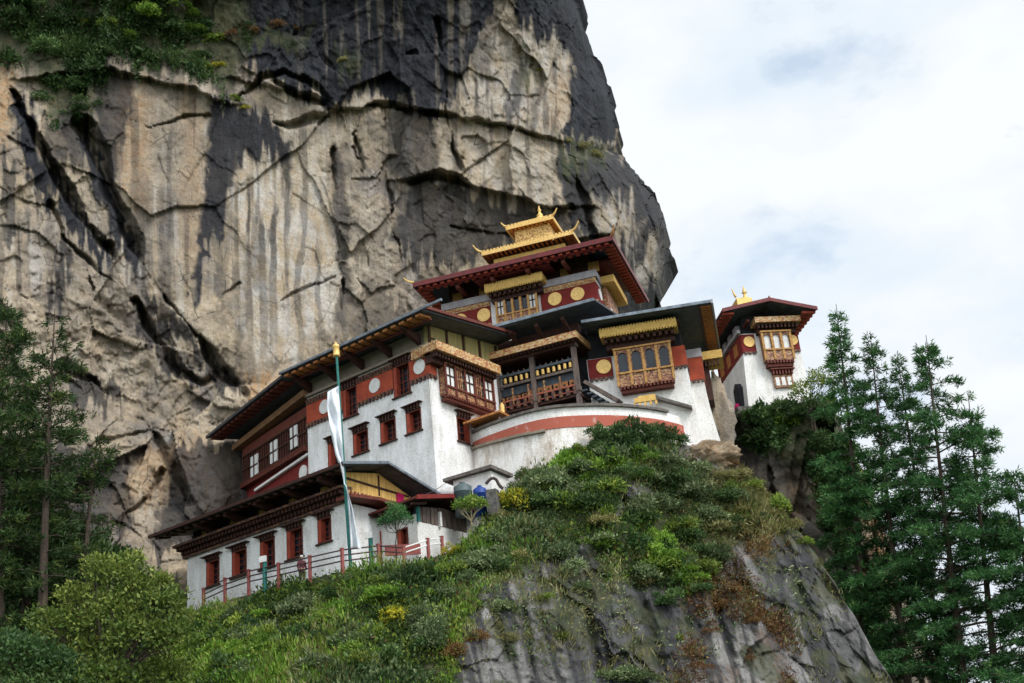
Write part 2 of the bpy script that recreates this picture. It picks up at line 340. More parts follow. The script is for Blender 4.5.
    l(g.outputs['Position'], nd.inputs['Vector']); l(nd.outputs['Color'], va.inputs[0]); l(g.outputs['Position'], va.inputs[2]); l(va.outputs[0], mpv.inputs[0]); l(mpv.outputs[0], v.inputs['Vector'])
    cr_ = ramp(v.outputs['Distance'], [(.0, (1, 1, 1)), (.016, (0, 0, 0))])
    brk = ramp(noise(.35, (1, 1, 1), 3.0), [(.54, (0, 0, 0)), (.62, (1, 1, 1))])
    base = mix(mix(1.0, cr_, brk, 'MULTIPLY'), base, (.04, .038, .036))
    l(base, b.inputs['Base Color']); b.inputs['Roughness'].default_value = .82; b.inputs['Specular IOR Level'].default_value = .3
    bp = N(t, 'ShaderNodeBump', Strength=.75, Distance=.40); bp2 = N(t, 'ShaderNodeBump', Strength=.9, Distance=.16)
    l(noise(.9, (1, 1, .7), 9.0, .68), bp.inputs['Height']); rg = N(t, 'ShaderNodeTexNoise', Scale=1.7, Detail=7.0, Roughness=.6); rg.noise_type = 'RIDGED_MULTIFRACTAL'; l(g.outputs['Position'], rg.inputs['Vector']); hm = N(t, 'ShaderNodeMath', operation='MULTIPLY_ADD'); hm.inputs[1].default_value = -.35; l(rg.outputs['Fac'], hm.inputs[0]); l(noise(3.5, (1, 1, 1), 8.0, .7), hm.inputs[2]); l(hm.outputs[0], bp2.inputs['Height']); l(bp.outputs[0], bp2.inputs['Normal']); l(bp2.outputs[0], b.inputs['Normal'])
    return m
M['cliff'] = rockmat('cliff_rock', ((.225, .195, .168), (.42, .33, .22), (.59, .49, .365)))
M['hillrock'] = rockmat('outcrop_rock', ((.11, .106, .106), (.18, .172, .165), (.27, .255, .235)), warm=(.19, .105, .06), pale=(.36, .35, .345))

# ------------------------------------------------------------------ ground, cliff, outcrop, crag
def relief(name, X, Y, D, masks, mat, wrap, parentkind='structure'):
    """X, Y: where the surface's features lie (view angles), D: its distance in metres (world Y); wrap: rows of
    world points appended so that the body goes on behind its visible edge"""
    r = rays(X, Y); V = r*D[..., None]
    V, masks = wrap(V, masks)
    ny, nx = V.shape[:2]
    o = npmesh(name, V.reshape(-1, 3), grid_quads(ny, nx), mat, loc=V.reshape(-1, 3).mean(0)*0+np.array([V[..., 0].mean(), V[..., 1].mean(), V[..., 2].min()]), smooth=True)
    attr(o, 'mask', masks.reshape(-1, 4)); o['kind'] = parentkind
    return o, V

# one ground sheet far below: the wooded valley
g = MB(); g.quad((-2500, -1500, -45), (2500, -1500, -45), (2500, 4000, -45), (-2500, 4000, -45))
o = g.build('ground', pm('valley_floor', (.055, .085, .03), (.03, .05, .02), .05, .95)); o['kind'] = 'structure'

# --- cliff
ny, nx = 560, 640
EDGE = [(-60, 560), (0, 576), (30, 588), (60, 595), (95, 611), (120, 615), (145, 616), (151, 612), (160, 625), (180, 642), (205, 658), (228, 672), (250, 671), (270, 668), (290, 664), (310, 655), (340, 650), (420, 660), (520, 640), (760, 620)]
ye = np.array([p[0] for p in EDGE]); xe = np.array([p[1] for p in EDGE])
yy = np.linspace(-60, 760, ny); xr = np.interp(yy, ye, xe)
_l = np.stack([yy*.10, yy*0, yy*0], -1)
t = np.linspace(0, 1, nx); t = t**.97
X = -60+(xr[:, None]+60)*t[None]; Y = np.repeat(yy[:, None], nx, 1)
_e = 1-sstep(0, 55, xr[:, None]-X); _q = np.stack([X*.045, Y*.045, X*0], -1)
X = X+_e*(fbm(_q, 51, 4, .6)*4.5+vplane(_q*1.3+fbm(_q*1.2, 53, 2)[..., None]*.2, 52.0)*6)
ctrl = [(-60, -60, 90), (250, -60, 95), (480, -60, 98), (580, -60, 101), (0, 0, 93), (250, 0, 98), (480, 0, 101), (590, 0, 104), (0, 200, 91), (250, 200, 99.5), (450, 150, 102), (600, 120, 106),
        (660, 220, 106.5), (450, 280, 103), (550, 250, 104), (650, 300, 108), (350, 330, 100), (280, 370, 96), (205, 440, 94), (215, 500, 91.5), (160, 540, 87), (0, 400, 87), (100, 500, 86),
        (0, 683, 76), (160, 683, 79), (450, 420, 103), (650, 420, 109), (450, 600, 101), (-60, 300, 87), (640, 760, 104), (300, 760, 92)]
D = rbf(ctrl, X, Y)
D += np.interp(X-xr[:, None], [-70, -40, -20, -8, 0], [0, .8, 2.6, 5.0, 9.0])          # the right edge turns away
B3 = rays(X, Y)*D[..., None]
wx = fbm(B3*.10, 3, 3)*14; wy = fbm(B3*.10+31, 5, 3)*14; sx = fbm(B3*.8, 9, 3)*3.0; sy = fbm(B3*.8+7, 8, 3)*3.0
jag = vplane(B3*np.array([.55, .55, .4])+fbm(B3*.5, 24, 2)[..., None]*.2, 14.0); jag2 = vplane(B3*np.array([.55, .55, .4])+40, 15.0)
drip = fbm(np.stack([X*.22, Y*.012, X*0], -1), 35, 3)
XA, YA = X+wx*.35+sx*.8+jag*5, Y+wy*.35+sy*.8+jag2*5-drip*14
disp = fbm(B3*np.array([.055, .055, .045]), 1, 3)*1.3
ROT = np.array([[.86, 0, .5], [0, 1, 0], [-.5, 0, .86]])                # joints lean, as bedding does
q = (B3@ROT)*np.array([.13, .13, .075])+fbm(B3*.13, 21, 3)[..., None]*.10
disp += vplane(q, 2.0)*1.7
q = (B3@ROT.T)*np.array([.33, .33, .20])+fbm(B3*.33, 22, 3)[..., None]*.09
disp += vplane(q, 4.0)*.50
q = (B3@ROT)*np.array([.9, .9, .55])+fbm(B3*.9, 23, 3)[..., None]*.09
disp += vplane(q, 6.0)*.20
disp += vplane((B3@ROT.T)*np.array([2.0, 2.0, 1.3])+fbm(B3*1.5, 25, 2)[..., None]*.2, 8.0)*.07
disp += fbm(B3*.8, 12, 5, .55)*.13
disp *= 1+.9*poly_mask(X, Y, [(-60, 290), (150, 300), (250, 400), (200, 440), (180, 620), (-60, 620)], 25)
disp -= 2.2*np.exp(-((X-218)/26)**2-((Y-492)/48)**2)
calm = poly_mask(X, Y, [(115, 90), (330, 110), (335, 380), (240, 380), (160, 280), (110, 200)], 25)
disp *= 1-.6*calm
stain_shade = np.zeros_like(X); warm = np.zeros_like(X); moss = np.zeros_like(X); pale = np.zeros_like(X)
def paint(m, pts, a=1.0, soft=5.0): return np.maximum(m, a*poly_mask(XA, YA, pts, soft))
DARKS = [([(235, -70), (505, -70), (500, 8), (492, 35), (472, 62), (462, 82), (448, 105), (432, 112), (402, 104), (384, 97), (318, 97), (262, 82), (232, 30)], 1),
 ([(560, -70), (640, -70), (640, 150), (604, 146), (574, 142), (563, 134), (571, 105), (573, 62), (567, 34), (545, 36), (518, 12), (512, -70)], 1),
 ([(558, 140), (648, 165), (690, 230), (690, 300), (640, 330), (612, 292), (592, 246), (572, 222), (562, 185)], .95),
 ([(410, 178), (430, 168), (478, 186), (520, 202), (560, 205), (592, 250), (560, 262), (500, 250), (452, 262), (412, 262), (386, 236), (400, 205)], .8),  # shade under the overhang, painted into the rock colour
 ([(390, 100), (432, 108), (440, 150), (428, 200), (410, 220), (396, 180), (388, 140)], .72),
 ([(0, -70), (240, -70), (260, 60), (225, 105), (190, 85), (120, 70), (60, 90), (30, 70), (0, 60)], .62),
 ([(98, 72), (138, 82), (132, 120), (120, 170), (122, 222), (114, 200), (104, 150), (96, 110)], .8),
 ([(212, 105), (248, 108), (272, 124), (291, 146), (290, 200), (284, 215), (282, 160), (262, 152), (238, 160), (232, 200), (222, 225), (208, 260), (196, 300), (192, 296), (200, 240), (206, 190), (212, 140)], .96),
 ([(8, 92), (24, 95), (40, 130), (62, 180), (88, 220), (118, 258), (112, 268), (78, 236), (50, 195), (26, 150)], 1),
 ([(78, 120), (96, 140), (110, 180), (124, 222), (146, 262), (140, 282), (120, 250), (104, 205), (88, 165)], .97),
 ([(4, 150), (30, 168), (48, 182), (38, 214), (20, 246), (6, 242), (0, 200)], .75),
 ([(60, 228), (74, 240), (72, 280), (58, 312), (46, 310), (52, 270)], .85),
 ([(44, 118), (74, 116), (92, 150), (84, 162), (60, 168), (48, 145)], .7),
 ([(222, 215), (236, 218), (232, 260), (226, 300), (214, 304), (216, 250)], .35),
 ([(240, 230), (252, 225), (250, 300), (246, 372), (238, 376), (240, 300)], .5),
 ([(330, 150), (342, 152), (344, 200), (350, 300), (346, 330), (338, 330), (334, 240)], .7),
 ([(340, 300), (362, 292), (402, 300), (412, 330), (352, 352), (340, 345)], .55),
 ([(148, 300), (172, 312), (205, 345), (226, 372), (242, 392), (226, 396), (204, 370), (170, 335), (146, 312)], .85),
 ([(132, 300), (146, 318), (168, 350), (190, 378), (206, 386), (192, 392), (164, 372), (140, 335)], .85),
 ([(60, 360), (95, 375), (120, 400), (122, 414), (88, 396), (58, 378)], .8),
 ([(182, 440), (252, 436), (262, 520), (150, 560), (168, 500)], .8),  # painted shadow beside the timber wing, with the dark grey of the boulder
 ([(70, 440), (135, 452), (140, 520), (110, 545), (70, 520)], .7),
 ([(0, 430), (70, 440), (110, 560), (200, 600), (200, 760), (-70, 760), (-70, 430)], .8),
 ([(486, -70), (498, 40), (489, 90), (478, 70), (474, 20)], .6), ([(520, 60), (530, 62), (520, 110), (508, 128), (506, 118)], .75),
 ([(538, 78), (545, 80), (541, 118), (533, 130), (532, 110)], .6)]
for p, a in DARKS: stain_shade = paint(stain_shade, p, a, 3)
# runs of water: black and white stripes down the face
run = fbm(np.stack([X*.16, Y*.006, X*0], -1)+fbm(B3*.15, 3, 2)[..., None]*.25, 31, 3)
zone = poly_mask(XA, YA, [(236, 162), (284, 155), (290, 330), (262, 352), (240, 330), (232, 210)], 8)
fade = 1-.6*sstep(200, 340, Y)
stain_shade = np.maximum(stain_shade*(1-zone*.35), zone*sstep(.0, .35, run)*.85*fade); pale = np.maximum(pale, zone*sstep(.05, .4, -run)*.85)
zz = 1-poly_mask(X, Y, [(100, 60), (235, 100), (205, 300), (150, 260)], 20)*.5
run2 = fbm(np.stack([X*.11, Y*.004, X*0], -1)+fbm(B3*.12, 4, 2)[..., None]*.35, 36, 4, .6)
seg = sstep(-.15, .25, fbm(np.stack([X*.03, Y*.012, X*0], -1), 37, 3))
stain_shade = np.maximum(stain_shade, zz*seg*(1-sstep(300, 400, Y))*sstep(.34, .55, run2)*.5); pale = np.maximum(pale, seg*(1-sstep(300, 400, Y))*sstep(.25, .55, -run2)*.5)
z2 = poly_mask(XA, YA, [(2, 150), (52, 180), (78, 235), (72, 315), (40, 320), (0, 250)], 10)
stain_shade = stain_shade*(1-z2*sstep(.1, .35, -run)*.9)
z3 = np.clip(paint(np.zeros_like(X), [(300, -70), (500, -70), (470, 90), (300, 100)], 1, 10), 0, 1)
stain_shade = stain_shade*(1-.28*z3*sstep(.2, .5, -run))
z4 = poly_mask(XA, YA, [(115, 80), (215, 100), (205, 280), (170, 290), (120, 210)], 14)
stain_shade = np.maximum(stain_shade, z4*sstep(.32, .55, run)*.45)
z5 = poly_mask(XA, YA, [(440, 30), (565, 30), (560, 130), (440, 110)], 10); stain_shade = np.maximum(stain_shade, z5*sstep(.25, .5, run)*.6)
for p, a in [([(470, 40), (560, 35), (570, 90), (555, 128), (500, 118), (440, 100), (455, 80)], .55), ([(590, 205), (618, 205), (640, 215), (626, 240), (596, 238)], .7), ([(628, 245), (660, 235), (664, 285), (640, 290)], .7),
             ([(258, 190), (330, 170), (338, 300), (300, 360), (250, 350)], .7), ([(470, 115), (560, 140), (555, 200), (520, 200), (470, 185), (430, 165)], .4)]:
    pm_ = poly_mask(XA, YA, p, 9); pale = np.maximum(pale, a*pm_)
stain_shade *= 1-.75*poly_mask(XA, YA, [(592, 200), (618, 203), (642, 213), (628, 240), (600, 240)], 7)
stain_shade *= 1-.7*poly_mask(XA, YA, [(630, 248), (660, 238), (662, 285), (642, 288)], 7)
for p, a in [([(120, 85), (150, 88), (150, 210), (128, 215), (118, 150)], .5), ([(-60, 60), (14, 70), (8, 150), (-60, 160)], .7), ([(245, 380), (285, 372), (280, 392), (250, 400)], 1), ([(182, 90), (206, 112), (200, 260), (188, 262)], .35),
             ([(130, 470), (160, 440), (210, 430), (200, 470), (150, 500), (110, 510)], .45), ([(205, 440), (240, 440), (240, 530), (205, 520)], .35), ([(556, 75), (570, 65), (566, 130), (552, 130)], .5)]:
    warm = np.maximum(warm, a*poly_mask(XA, YA, p, 9))
for p in [[(-60, -70), (240, -70), (252, 40), (230, 100), (180, 75), (110, 55), (95, 120), (50, 120), (20, 60), (-60, 60)], [(230, 25), (262, 20), (312, 30), (300, 42), (240, 40)], [(555, 138), (600, 148), (606, 165), (570, 170)],
          [(335, 45), (360, 60), (352, 75), (338, 62)], [(525, 64), (540, 68), (538, 80), (526, 80)]]:
    moss = np.maximum(moss, .8*poly_mask(XA, YA, p, 8))
CRK = [([(14, 92), (34, 130), (58, 180), (88, 224), (120, 262)], 7, 3.2), ([(80, 118), (100, 152), (116, 200), (142, 262), (170, 302), (200, 335), (218, 368), (244, 394)], 7, 3.2),
 ([(52, 205), (66, 240), (96, 268), (118, 284)], 4, 1.6), ([(136, 300), (158, 340), (178, 372), (202, 384), (212, 380)], 5, 2.2), ([(62, 362), (96, 384), (124, 414), (160, 424), (196, 420), (222, 424)], 4, 1.8),
 ([(262, 120), (290, 128), (318, 118), (340, 110)], 4, 1.3), ([(276, 82), (300, 95), (345, 108), (392, 106), (430, 112), (462, 120), (508, 126), (552, 140), (572, 152)], 4, 1.6),
 ([(438, 20), (444, 70), (446, 108), (456, 150), (462, 170)], 3.5, 1.4), ([(345, 110), (358, 150), (364, 190), (364, 250), (368, 268)], 3, 1.2), ([(382, 110), (386, 160), (388, 210), (402, 262)], 3, 1.1),
 ([(575, 165), (586, 205), (592, 232)], 4, 1.4), ([(332, 150), (336, 220), (342, 300), (348, 345)], 3.5, 1.2), ([(130, 120), (150, 130), (176, 120), (210, 116)], 2.5, .8), ([(192, 305), (222, 296), (240, 282)], 2.5, .8),
 ([(150, 425), (176, 470), (190, 500)], 4, 1.6), ([(120, 520), (150, 495), (165, 470)], 3, 1.2), ([(408, 182), (440, 172), (480, 190), (530, 205), (570, 208)], 5, 1.6), ([(280, 300), (310, 285), (332, 276)], 2, .6),
 ([(100, 440), (140, 430), (190, 428)], 3, .9), ([(452, 225), (500, 235), (556, 232)], 4, 1.2), ([(236, 100), (262, 80), (285, 72), (310, 82), (330, 100)], 4, 1.6)]
for pts, wd_, dp in CRK:
    d = line_d(X+wx*.12+sx*.5+jag*2.5, Y+wy*.12+sy*.5+jag2*2.5, pts); wv = wd_*np.clip(.55+1.1*fbm(B3*.22, 71, 2), .05, 1.5)
    disp += dp*np.clip(1.15-d/wv, 0, 1)**.7*np.clip(wv/wd_*1.4, 0, 1)
# ledges that stand out over what is below them
for pts, amt, reach in [([(230, 78), (300, 95), (345, 108), (392, 106), (440, 112), (508, 126), (560, 142)], -1.0, 40), ([(400, 180), (440, 172), (480, 188), (530, 203), (590, 210)], -1.5, 40), ([(20, 80), (110, 68), (190, 88), (230, 105)], -1.3, 30)]:
    px_ = np.array([p[0] for p in pts]); py_ = np.interp(X, px_, [p[1] for p in pts]); ins = sstep(px_[0]-20, px_[0]+20, X)*(1-sstep(px_[-1]-20, px_[-1]+20, X))
    dy = py_-(Y+sy); disp += amt*ins*np.where(dy > 0, np.exp(-dy/reach), 0)*sstep(-1.5, 1.5, dy)
edge_keep = sstep(0, 25, xr[:, None]-X)
D2 = D+disp*(.35+.65*edge_keep)
masks = np.stack([stain_shade, warm, moss, pale], -1)
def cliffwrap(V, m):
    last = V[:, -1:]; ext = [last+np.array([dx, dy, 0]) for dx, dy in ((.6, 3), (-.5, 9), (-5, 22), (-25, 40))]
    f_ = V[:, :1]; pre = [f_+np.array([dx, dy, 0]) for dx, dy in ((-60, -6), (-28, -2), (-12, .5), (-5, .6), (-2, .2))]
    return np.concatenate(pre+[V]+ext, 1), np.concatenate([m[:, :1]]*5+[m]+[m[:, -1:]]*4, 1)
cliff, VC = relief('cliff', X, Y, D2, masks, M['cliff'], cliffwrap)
VC = VC[:, 5:]
def cliff_at(px, py):
    j = np.argmin((X-px)**2+(Y-py)**2); return VC[:, :nx].reshape(-1, 3)[j]

# --- the outcrop the houses stand on
TOP = [(120, 700), (150, 668), (168, 640), (190, 614), (225, 601), (280, 586), (345, 571), (420, 562), (445, 553), (470, 538), (492, 508), (515, 486), (540, 468), (565, 457), (600, 446), (640, 441), (672, 443), (700, 447), (722, 455), (738, 466), (770, 500), (802, 533), (835, 583), (866, 637), (905, 705)]
tx = np.array([p[0] for p in TOP], float); ty = np.array([p[1] for p in TOP], float)
hx = np.linspace(120, 905, 620); htop = np.interp(hx, tx, ty)+fbm(np.stack([hx*.09, hx*0, hx*0], -1), 5, 3)*2.5*sstep(730, 760, hx)
s = np.linspace(0, 1, 240)[:, None]; HY = htop[None]*(1-s)+820*s; HX = np.repeat(hx[None], 240, 0)
hctrl = [(120, 700, 80), (168, 640, 79.5), (190, 605, 78.3), (225, 590, 76.6), (280, 577, 73.8), (345, 562, 70.2), (420, 555, 69.8), (445, 549, 70.2), (470, 535, 71.4), (490, 510, 73.2), (515, 486, 75), (560, 457, 75.2), (600, 446, 75.6),
         (640, 440, 76.5), (680, 443, 78.3), (700, 446, 79.5), (735, 462, 80), (770, 500, 79), (800, 530, 78), (840, 590, 77), (870, 640, 76), (905, 700, 75), (200, 683, 67), (300, 683, 63), (450, 683, 63), (600, 683, 67.5), (750, 683, 70.5),
         (500, 600, 66.8), (600, 560, 71), (700, 560, 74), (350, 620, 66), (250, 640, 70), (420, 590, 67.5), (520, 520, 72), (640, 490, 74), (200, 820, 58), (450, 820, 54), (700, 820, 60), (900, 820, 68), (60, 760, 70)]
HD = rbf(hctrl, HX, HY); H3 = rays(HX, HY)*HD[..., None]
hw = fbm(H3*.25, 3, 3)*12; hw2 = fbm(H3*.25+9, 4, 3)*12
HA, HB = HX+hw*.6+fbm(H3*1.2, 6, 3)*4, HY+hw2*.6+fbm(H3*1.2+5, 7, 3)*4
q = H3*np.array([.17, .17, .11])+fbm(H3*.3, 2, 3)[..., None]*.10; vp1 = vplane(q, 7.0)*1.2+vplane(H3*np.array([.8, .8, .4])+fbm(H3*.8, 12, 3)[..., None]*.1, 8.0)*.32
rockm = np.maximum.reduce([poly_mask(HA, HB, p, 9) for p in ([(480, 590), (530, 560), (590, 545), (615, 585), (690, 590), (735, 530), (800, 535), (930, 700), (930, 840), (430, 840), (455, 650)], [(690, 440), (742, 455), (735, 472), (700, 470), (660, 455)], [(590, 500), (640, 470), (660, 500), (620, 530)])])
hd = vp1*rockm+vplane(H3*np.array([1.8, 1.8, 1.0]), 18.0)*.12*rockm+fbm(H3*.35, 8, 4)*(.55+.1*rockm)+fbm(H3*1.6, 9, 3)*.12
hd *= sstep(0, .05, np.repeat(s, 620, 1))
for pts, wd_, dp in [([(575, 540), (590, 600), (600, 683)], 5, 1.5), ([(640, 590), (655, 640), (668, 700)], 6, 1.6), ([(705, 560), (720, 620), (740, 690)], 5, 1.3), ([(520, 585), (528, 640), (535, 700)], 4, 1.0), ([(780, 530), (800, 590), (850, 690)], 4, 1.0)]:
    hd += dp*.4*np.clip(1.15-line_d(HX+hw*.2, HY+hw2*.2, pts)/wd_/1.2, 0, 1)
hst = np.zeros_like(HX); hwm = hst.copy(); hms = hst.copy(); hpl = hst.copy()
hrun = fbm(np.stack([HX*.12-HY*.03, HY*.010, HX*0], -1)+fbm(H3*.2, 3, 2)[..., None]*.2, 41, 3)
hst = np.maximum(hst, rockm*sstep(-.05, .4, hrun)*.72); hpl = np.maximum(hpl, rockm*sstep(.12, .45, -hrun)*.6)
hst = np.maximum(hst, .55*poly_mask(HA, HB, [(600, 520), (700, 590), (690, 700), (560, 700), (590, 600)], 12))
rb = poly_mask(HA, HB, [(690, 530), (740, 500), (765, 520), (790, 700), (690, 700), (670, 600)], 14)
hwm = np.maximum(hwm, rb*sstep(-.15, .3, fbm(H3*.9, 14, 4))*.55)
hwm = np.maximum(hwm, poly_mask(HA, HB, [(672, 446), (744, 455), (735, 470), (690, 468)], 5)*.7); hpl = np.maximum(hpl, poly_mask(HA, HB, [(680, 446), (744, 455), (732, 470), (695, 468)], 5)*.8)
hpl = np.maximum(hpl, poly_mask(HA, HB, [(745, 540), (800, 540), (890, 690), (780, 700), (760, 600)], 10)*.55*sstep(-.3, .3, fbm(H3*.6, 15, 4)))
hst = np.maximum(hst, poly_mask(HA, HB, [(745, 540), (800, 540), (890, 690), (780, 700), (760, 600)], 10)*.5*sstep(.0, .4, fbm(H3*.45+3, 16, 4)))
veg = 1-rockm; hms = np.maximum(hms, veg*.95); hms = np.maximum(hms, rockm*sstep(.25, .5, fbm(H3*.5, 18, 4))*.7)
hmask = np.stack([hst, hwm, hms, hpl], -1)
def hillwrap(V, m):
    top = V[0:1]; a = [top+np.array([0, dy, dz]) for dy, dz in ((26, -9), (16, -3), (8, -.6), (3, -.05))]
    bot = V[-1:]; b = [bot+np.array([0, -8, -14]), bot+np.array([0, -22, -45])]
    return np.concatenate(a+[V]+b, 0), np.concatenate([m[0:1]]*4+[m]+[m[-1:]]*2, 0)
hill, VH = relief('hill', HX, HY, HD+hd, hmask, M['hillrock'], hillwrap)
VH = VH[4:244]
def hill_at(px, py):
    j = np.argmin((HX-px)**2+(HY-py)**2); return VH.reshape(-1, 3)[j]

# --- the crag under the tower
cx_ = np.linspace(700, 960, 230)
ctop = np.interp(cx_, [700, 722, 735, 748, 776, 806, 832, 845, 866, 882, 897, 920, 948, 962], [470, 440, 414, 409, 405, 402, 404, 432, 476, 520, 563, 622, 683, 730])+fbm(np.stack([cx_*.12, cx_*0, cx_*0], -1), 15, 3)*5*sstep(830, 850, cx_)
s2 = np.linspace(0, 1, 250)[:, None]; CY = ctop[None]*(1-s2)+860*s2; CX = np.repeat(cx_[None], 250, 0)
CDp = rbf([(700, 470, 92), (735, 414, 89.6), (776, 405, 89.6), (832, 404, 91), (866, 476, 94), (897, 563, 95), (948, 683, 95), (760, 500, 90), (820, 550, 89), (860, 683, 86), (760, 683, 88), (930, 760, 92), (700, 860, 78), (960, 860, 78)], CX, CY)
C3 = rays(CX, CY)*CDp[..., None]
q = C3*np.array([.35, .35, .10])+fbm(C3*.2, 2, 3)[..., None]*.25; 
cdp = (vplane(q, 9.0)*3.2+vplane(q*2.7, 10.0)*.8+fbm(C3*.4, 8, 4)*.7+fbm(C3*1.5, 9, 3)*.15)*sstep(0, .03, s2)
cst = np.maximum(.75*poly_mask(CX, CY, [(700, 400), (835, 395), (850, 560), (835, 700), (700, 700)], 10)*sstep(-.45, .1, fbm(C3*.3, 5, 3)), .5*sstep(.0, .4, fbm(C3*np.array([.5, .5, .06]), 6, 3)))
cwm = .75*poly_mask(CX, CY, [(845, 440), (880, 470), (905, 590), (880, 640), (862, 640)], 9)+.5*poly_mask(CX, CY, [(785, 470), (800, 470), (802, 520), (790, 520)], 4)
cms = .8*poly_mask(CX, CY, [(740, 400), (832, 400), (832, 450), (800, 470), (745, 440)], 10)
cpl = .5*sstep(.1, .5, fbm(C3*.5+4, 7, 3))*(1-cst)
def cragwrap(V, m):
    top = V[0:1]; a = [top+np.array([0, dy, dz]) for dy, dz in ((30, -12), (16, -2), (7, -.2))]
    return np.concatenate(a+[V], 0), np.concatenate([m[0:1]]*3+[m], 0)
crag, VG = relief('crag', CX, CY, CDp+cdp, np.stack([cst, np.clip(cwm, 0, 1), cms, cpl], -1), M['hillrock' if False else 'cliff'], cragwrap)
VG = VG[3:]
def crag_at(px, py):
    j = np.argmin((CX-px)**2+(CY-py)**2); return VG.reshape(-1, 3)[j]

# ------------------------------------------------------------------ building parts
def facade(mb, F, u0, u1, v0, v1, holes, w=0.0):
    """wall face with real openings; holes are (u0,u1,v0,v1)"""
    us = sorted({u0, u1, *[h[0] for h in holes], *[h[1] for h in holes]}); vs = sorted({v0, v1, *[h[2] for h in holes], *[h[3] for h in holes]})
    for a, b in zip(us, us[1:]):
        for c, d in zip(vs, vs[1:]):
            m, n = (a+b)/2, (c+d)/2
            if u0 <= m <= u1 and v0 <= n <= v1 and not any(h[0] < m < h[1] and h[2] < n < h[3] for h in holes):
                mb.quad(F.p(a, c, w), F.p(b, c, w), F.p(b, d, w), F.p(a, d, w))
def window(F, h, parent, depth=.5, nu=2, nv=3, lintel=.34, jamb='jamb', wide=.18, sill=True, dentil=True, flip=False):
    u0, u1, v0, v1 = h; j = .09
    a = MB(); a.box(F, u0, u0+j, v0, v1, -depth, .03); a.box(F, u1-j, u1, v0, v1, -depth, .03); a.box(F, u0+j, u1-j, v1-j, v1, -depth, .03); a.box(F, u0+j, u1-j, v0, v0+j, -depth, .03)
    w = a.build('window', M['redtimber'], parent)
    x0, x1 = (u1-j-.24, u1-j) if flip else (u0+j, u0+j+.24)            # the painted reveal that faces the path
    MB().box(F, x0, x1, v0+j, v1-j, -depth+.135, .05).build('jamb', M[jamb], w)
    MB().box(F, u0+j, u1-j, v0+j, v1-j, -depth-.05, -depth+.03).build('pane', M['glass'], w)
    b = MB(); ww = (u1-u0-2*j)/nu; hh = (v1-v0-2*j)/nv
    for k in range(nu+1): x = u0+j+k*ww; b.box(F, max(x-.045, u0+j), min(x+.045, u1-j), v0+j, v1-j, -depth+.035, -depth+.13)
    for k in range(nv+1): y = v0+j+k*hh; b.box(F, u0+j, u1-j, max(y-.04, v0+j), min(y+.04, v1-j), -depth+.04, -depth+.11)
    b.build('lattice', M['redtimber'], w)
    if lintel:
        c = MB(); c.box(F, u0-wide, u1+wide, v1+lintel, v1+lintel+.06, -.05, .34)
        c.box(F, u0, u1, v1+.01, v1+.07, -.05, .08)
        if dentil: c.dent(F, u0+.02, u1-.02, v1+.07, v1+lintel, -.05, .22, .27, .42)
        c.build('lintel', M['timber'], w)
    if sill: MB().box(F, u0-.12, u1+.12, v0-.09, v0, -.05, .16).build('sill', M['timber'], w)
    return w
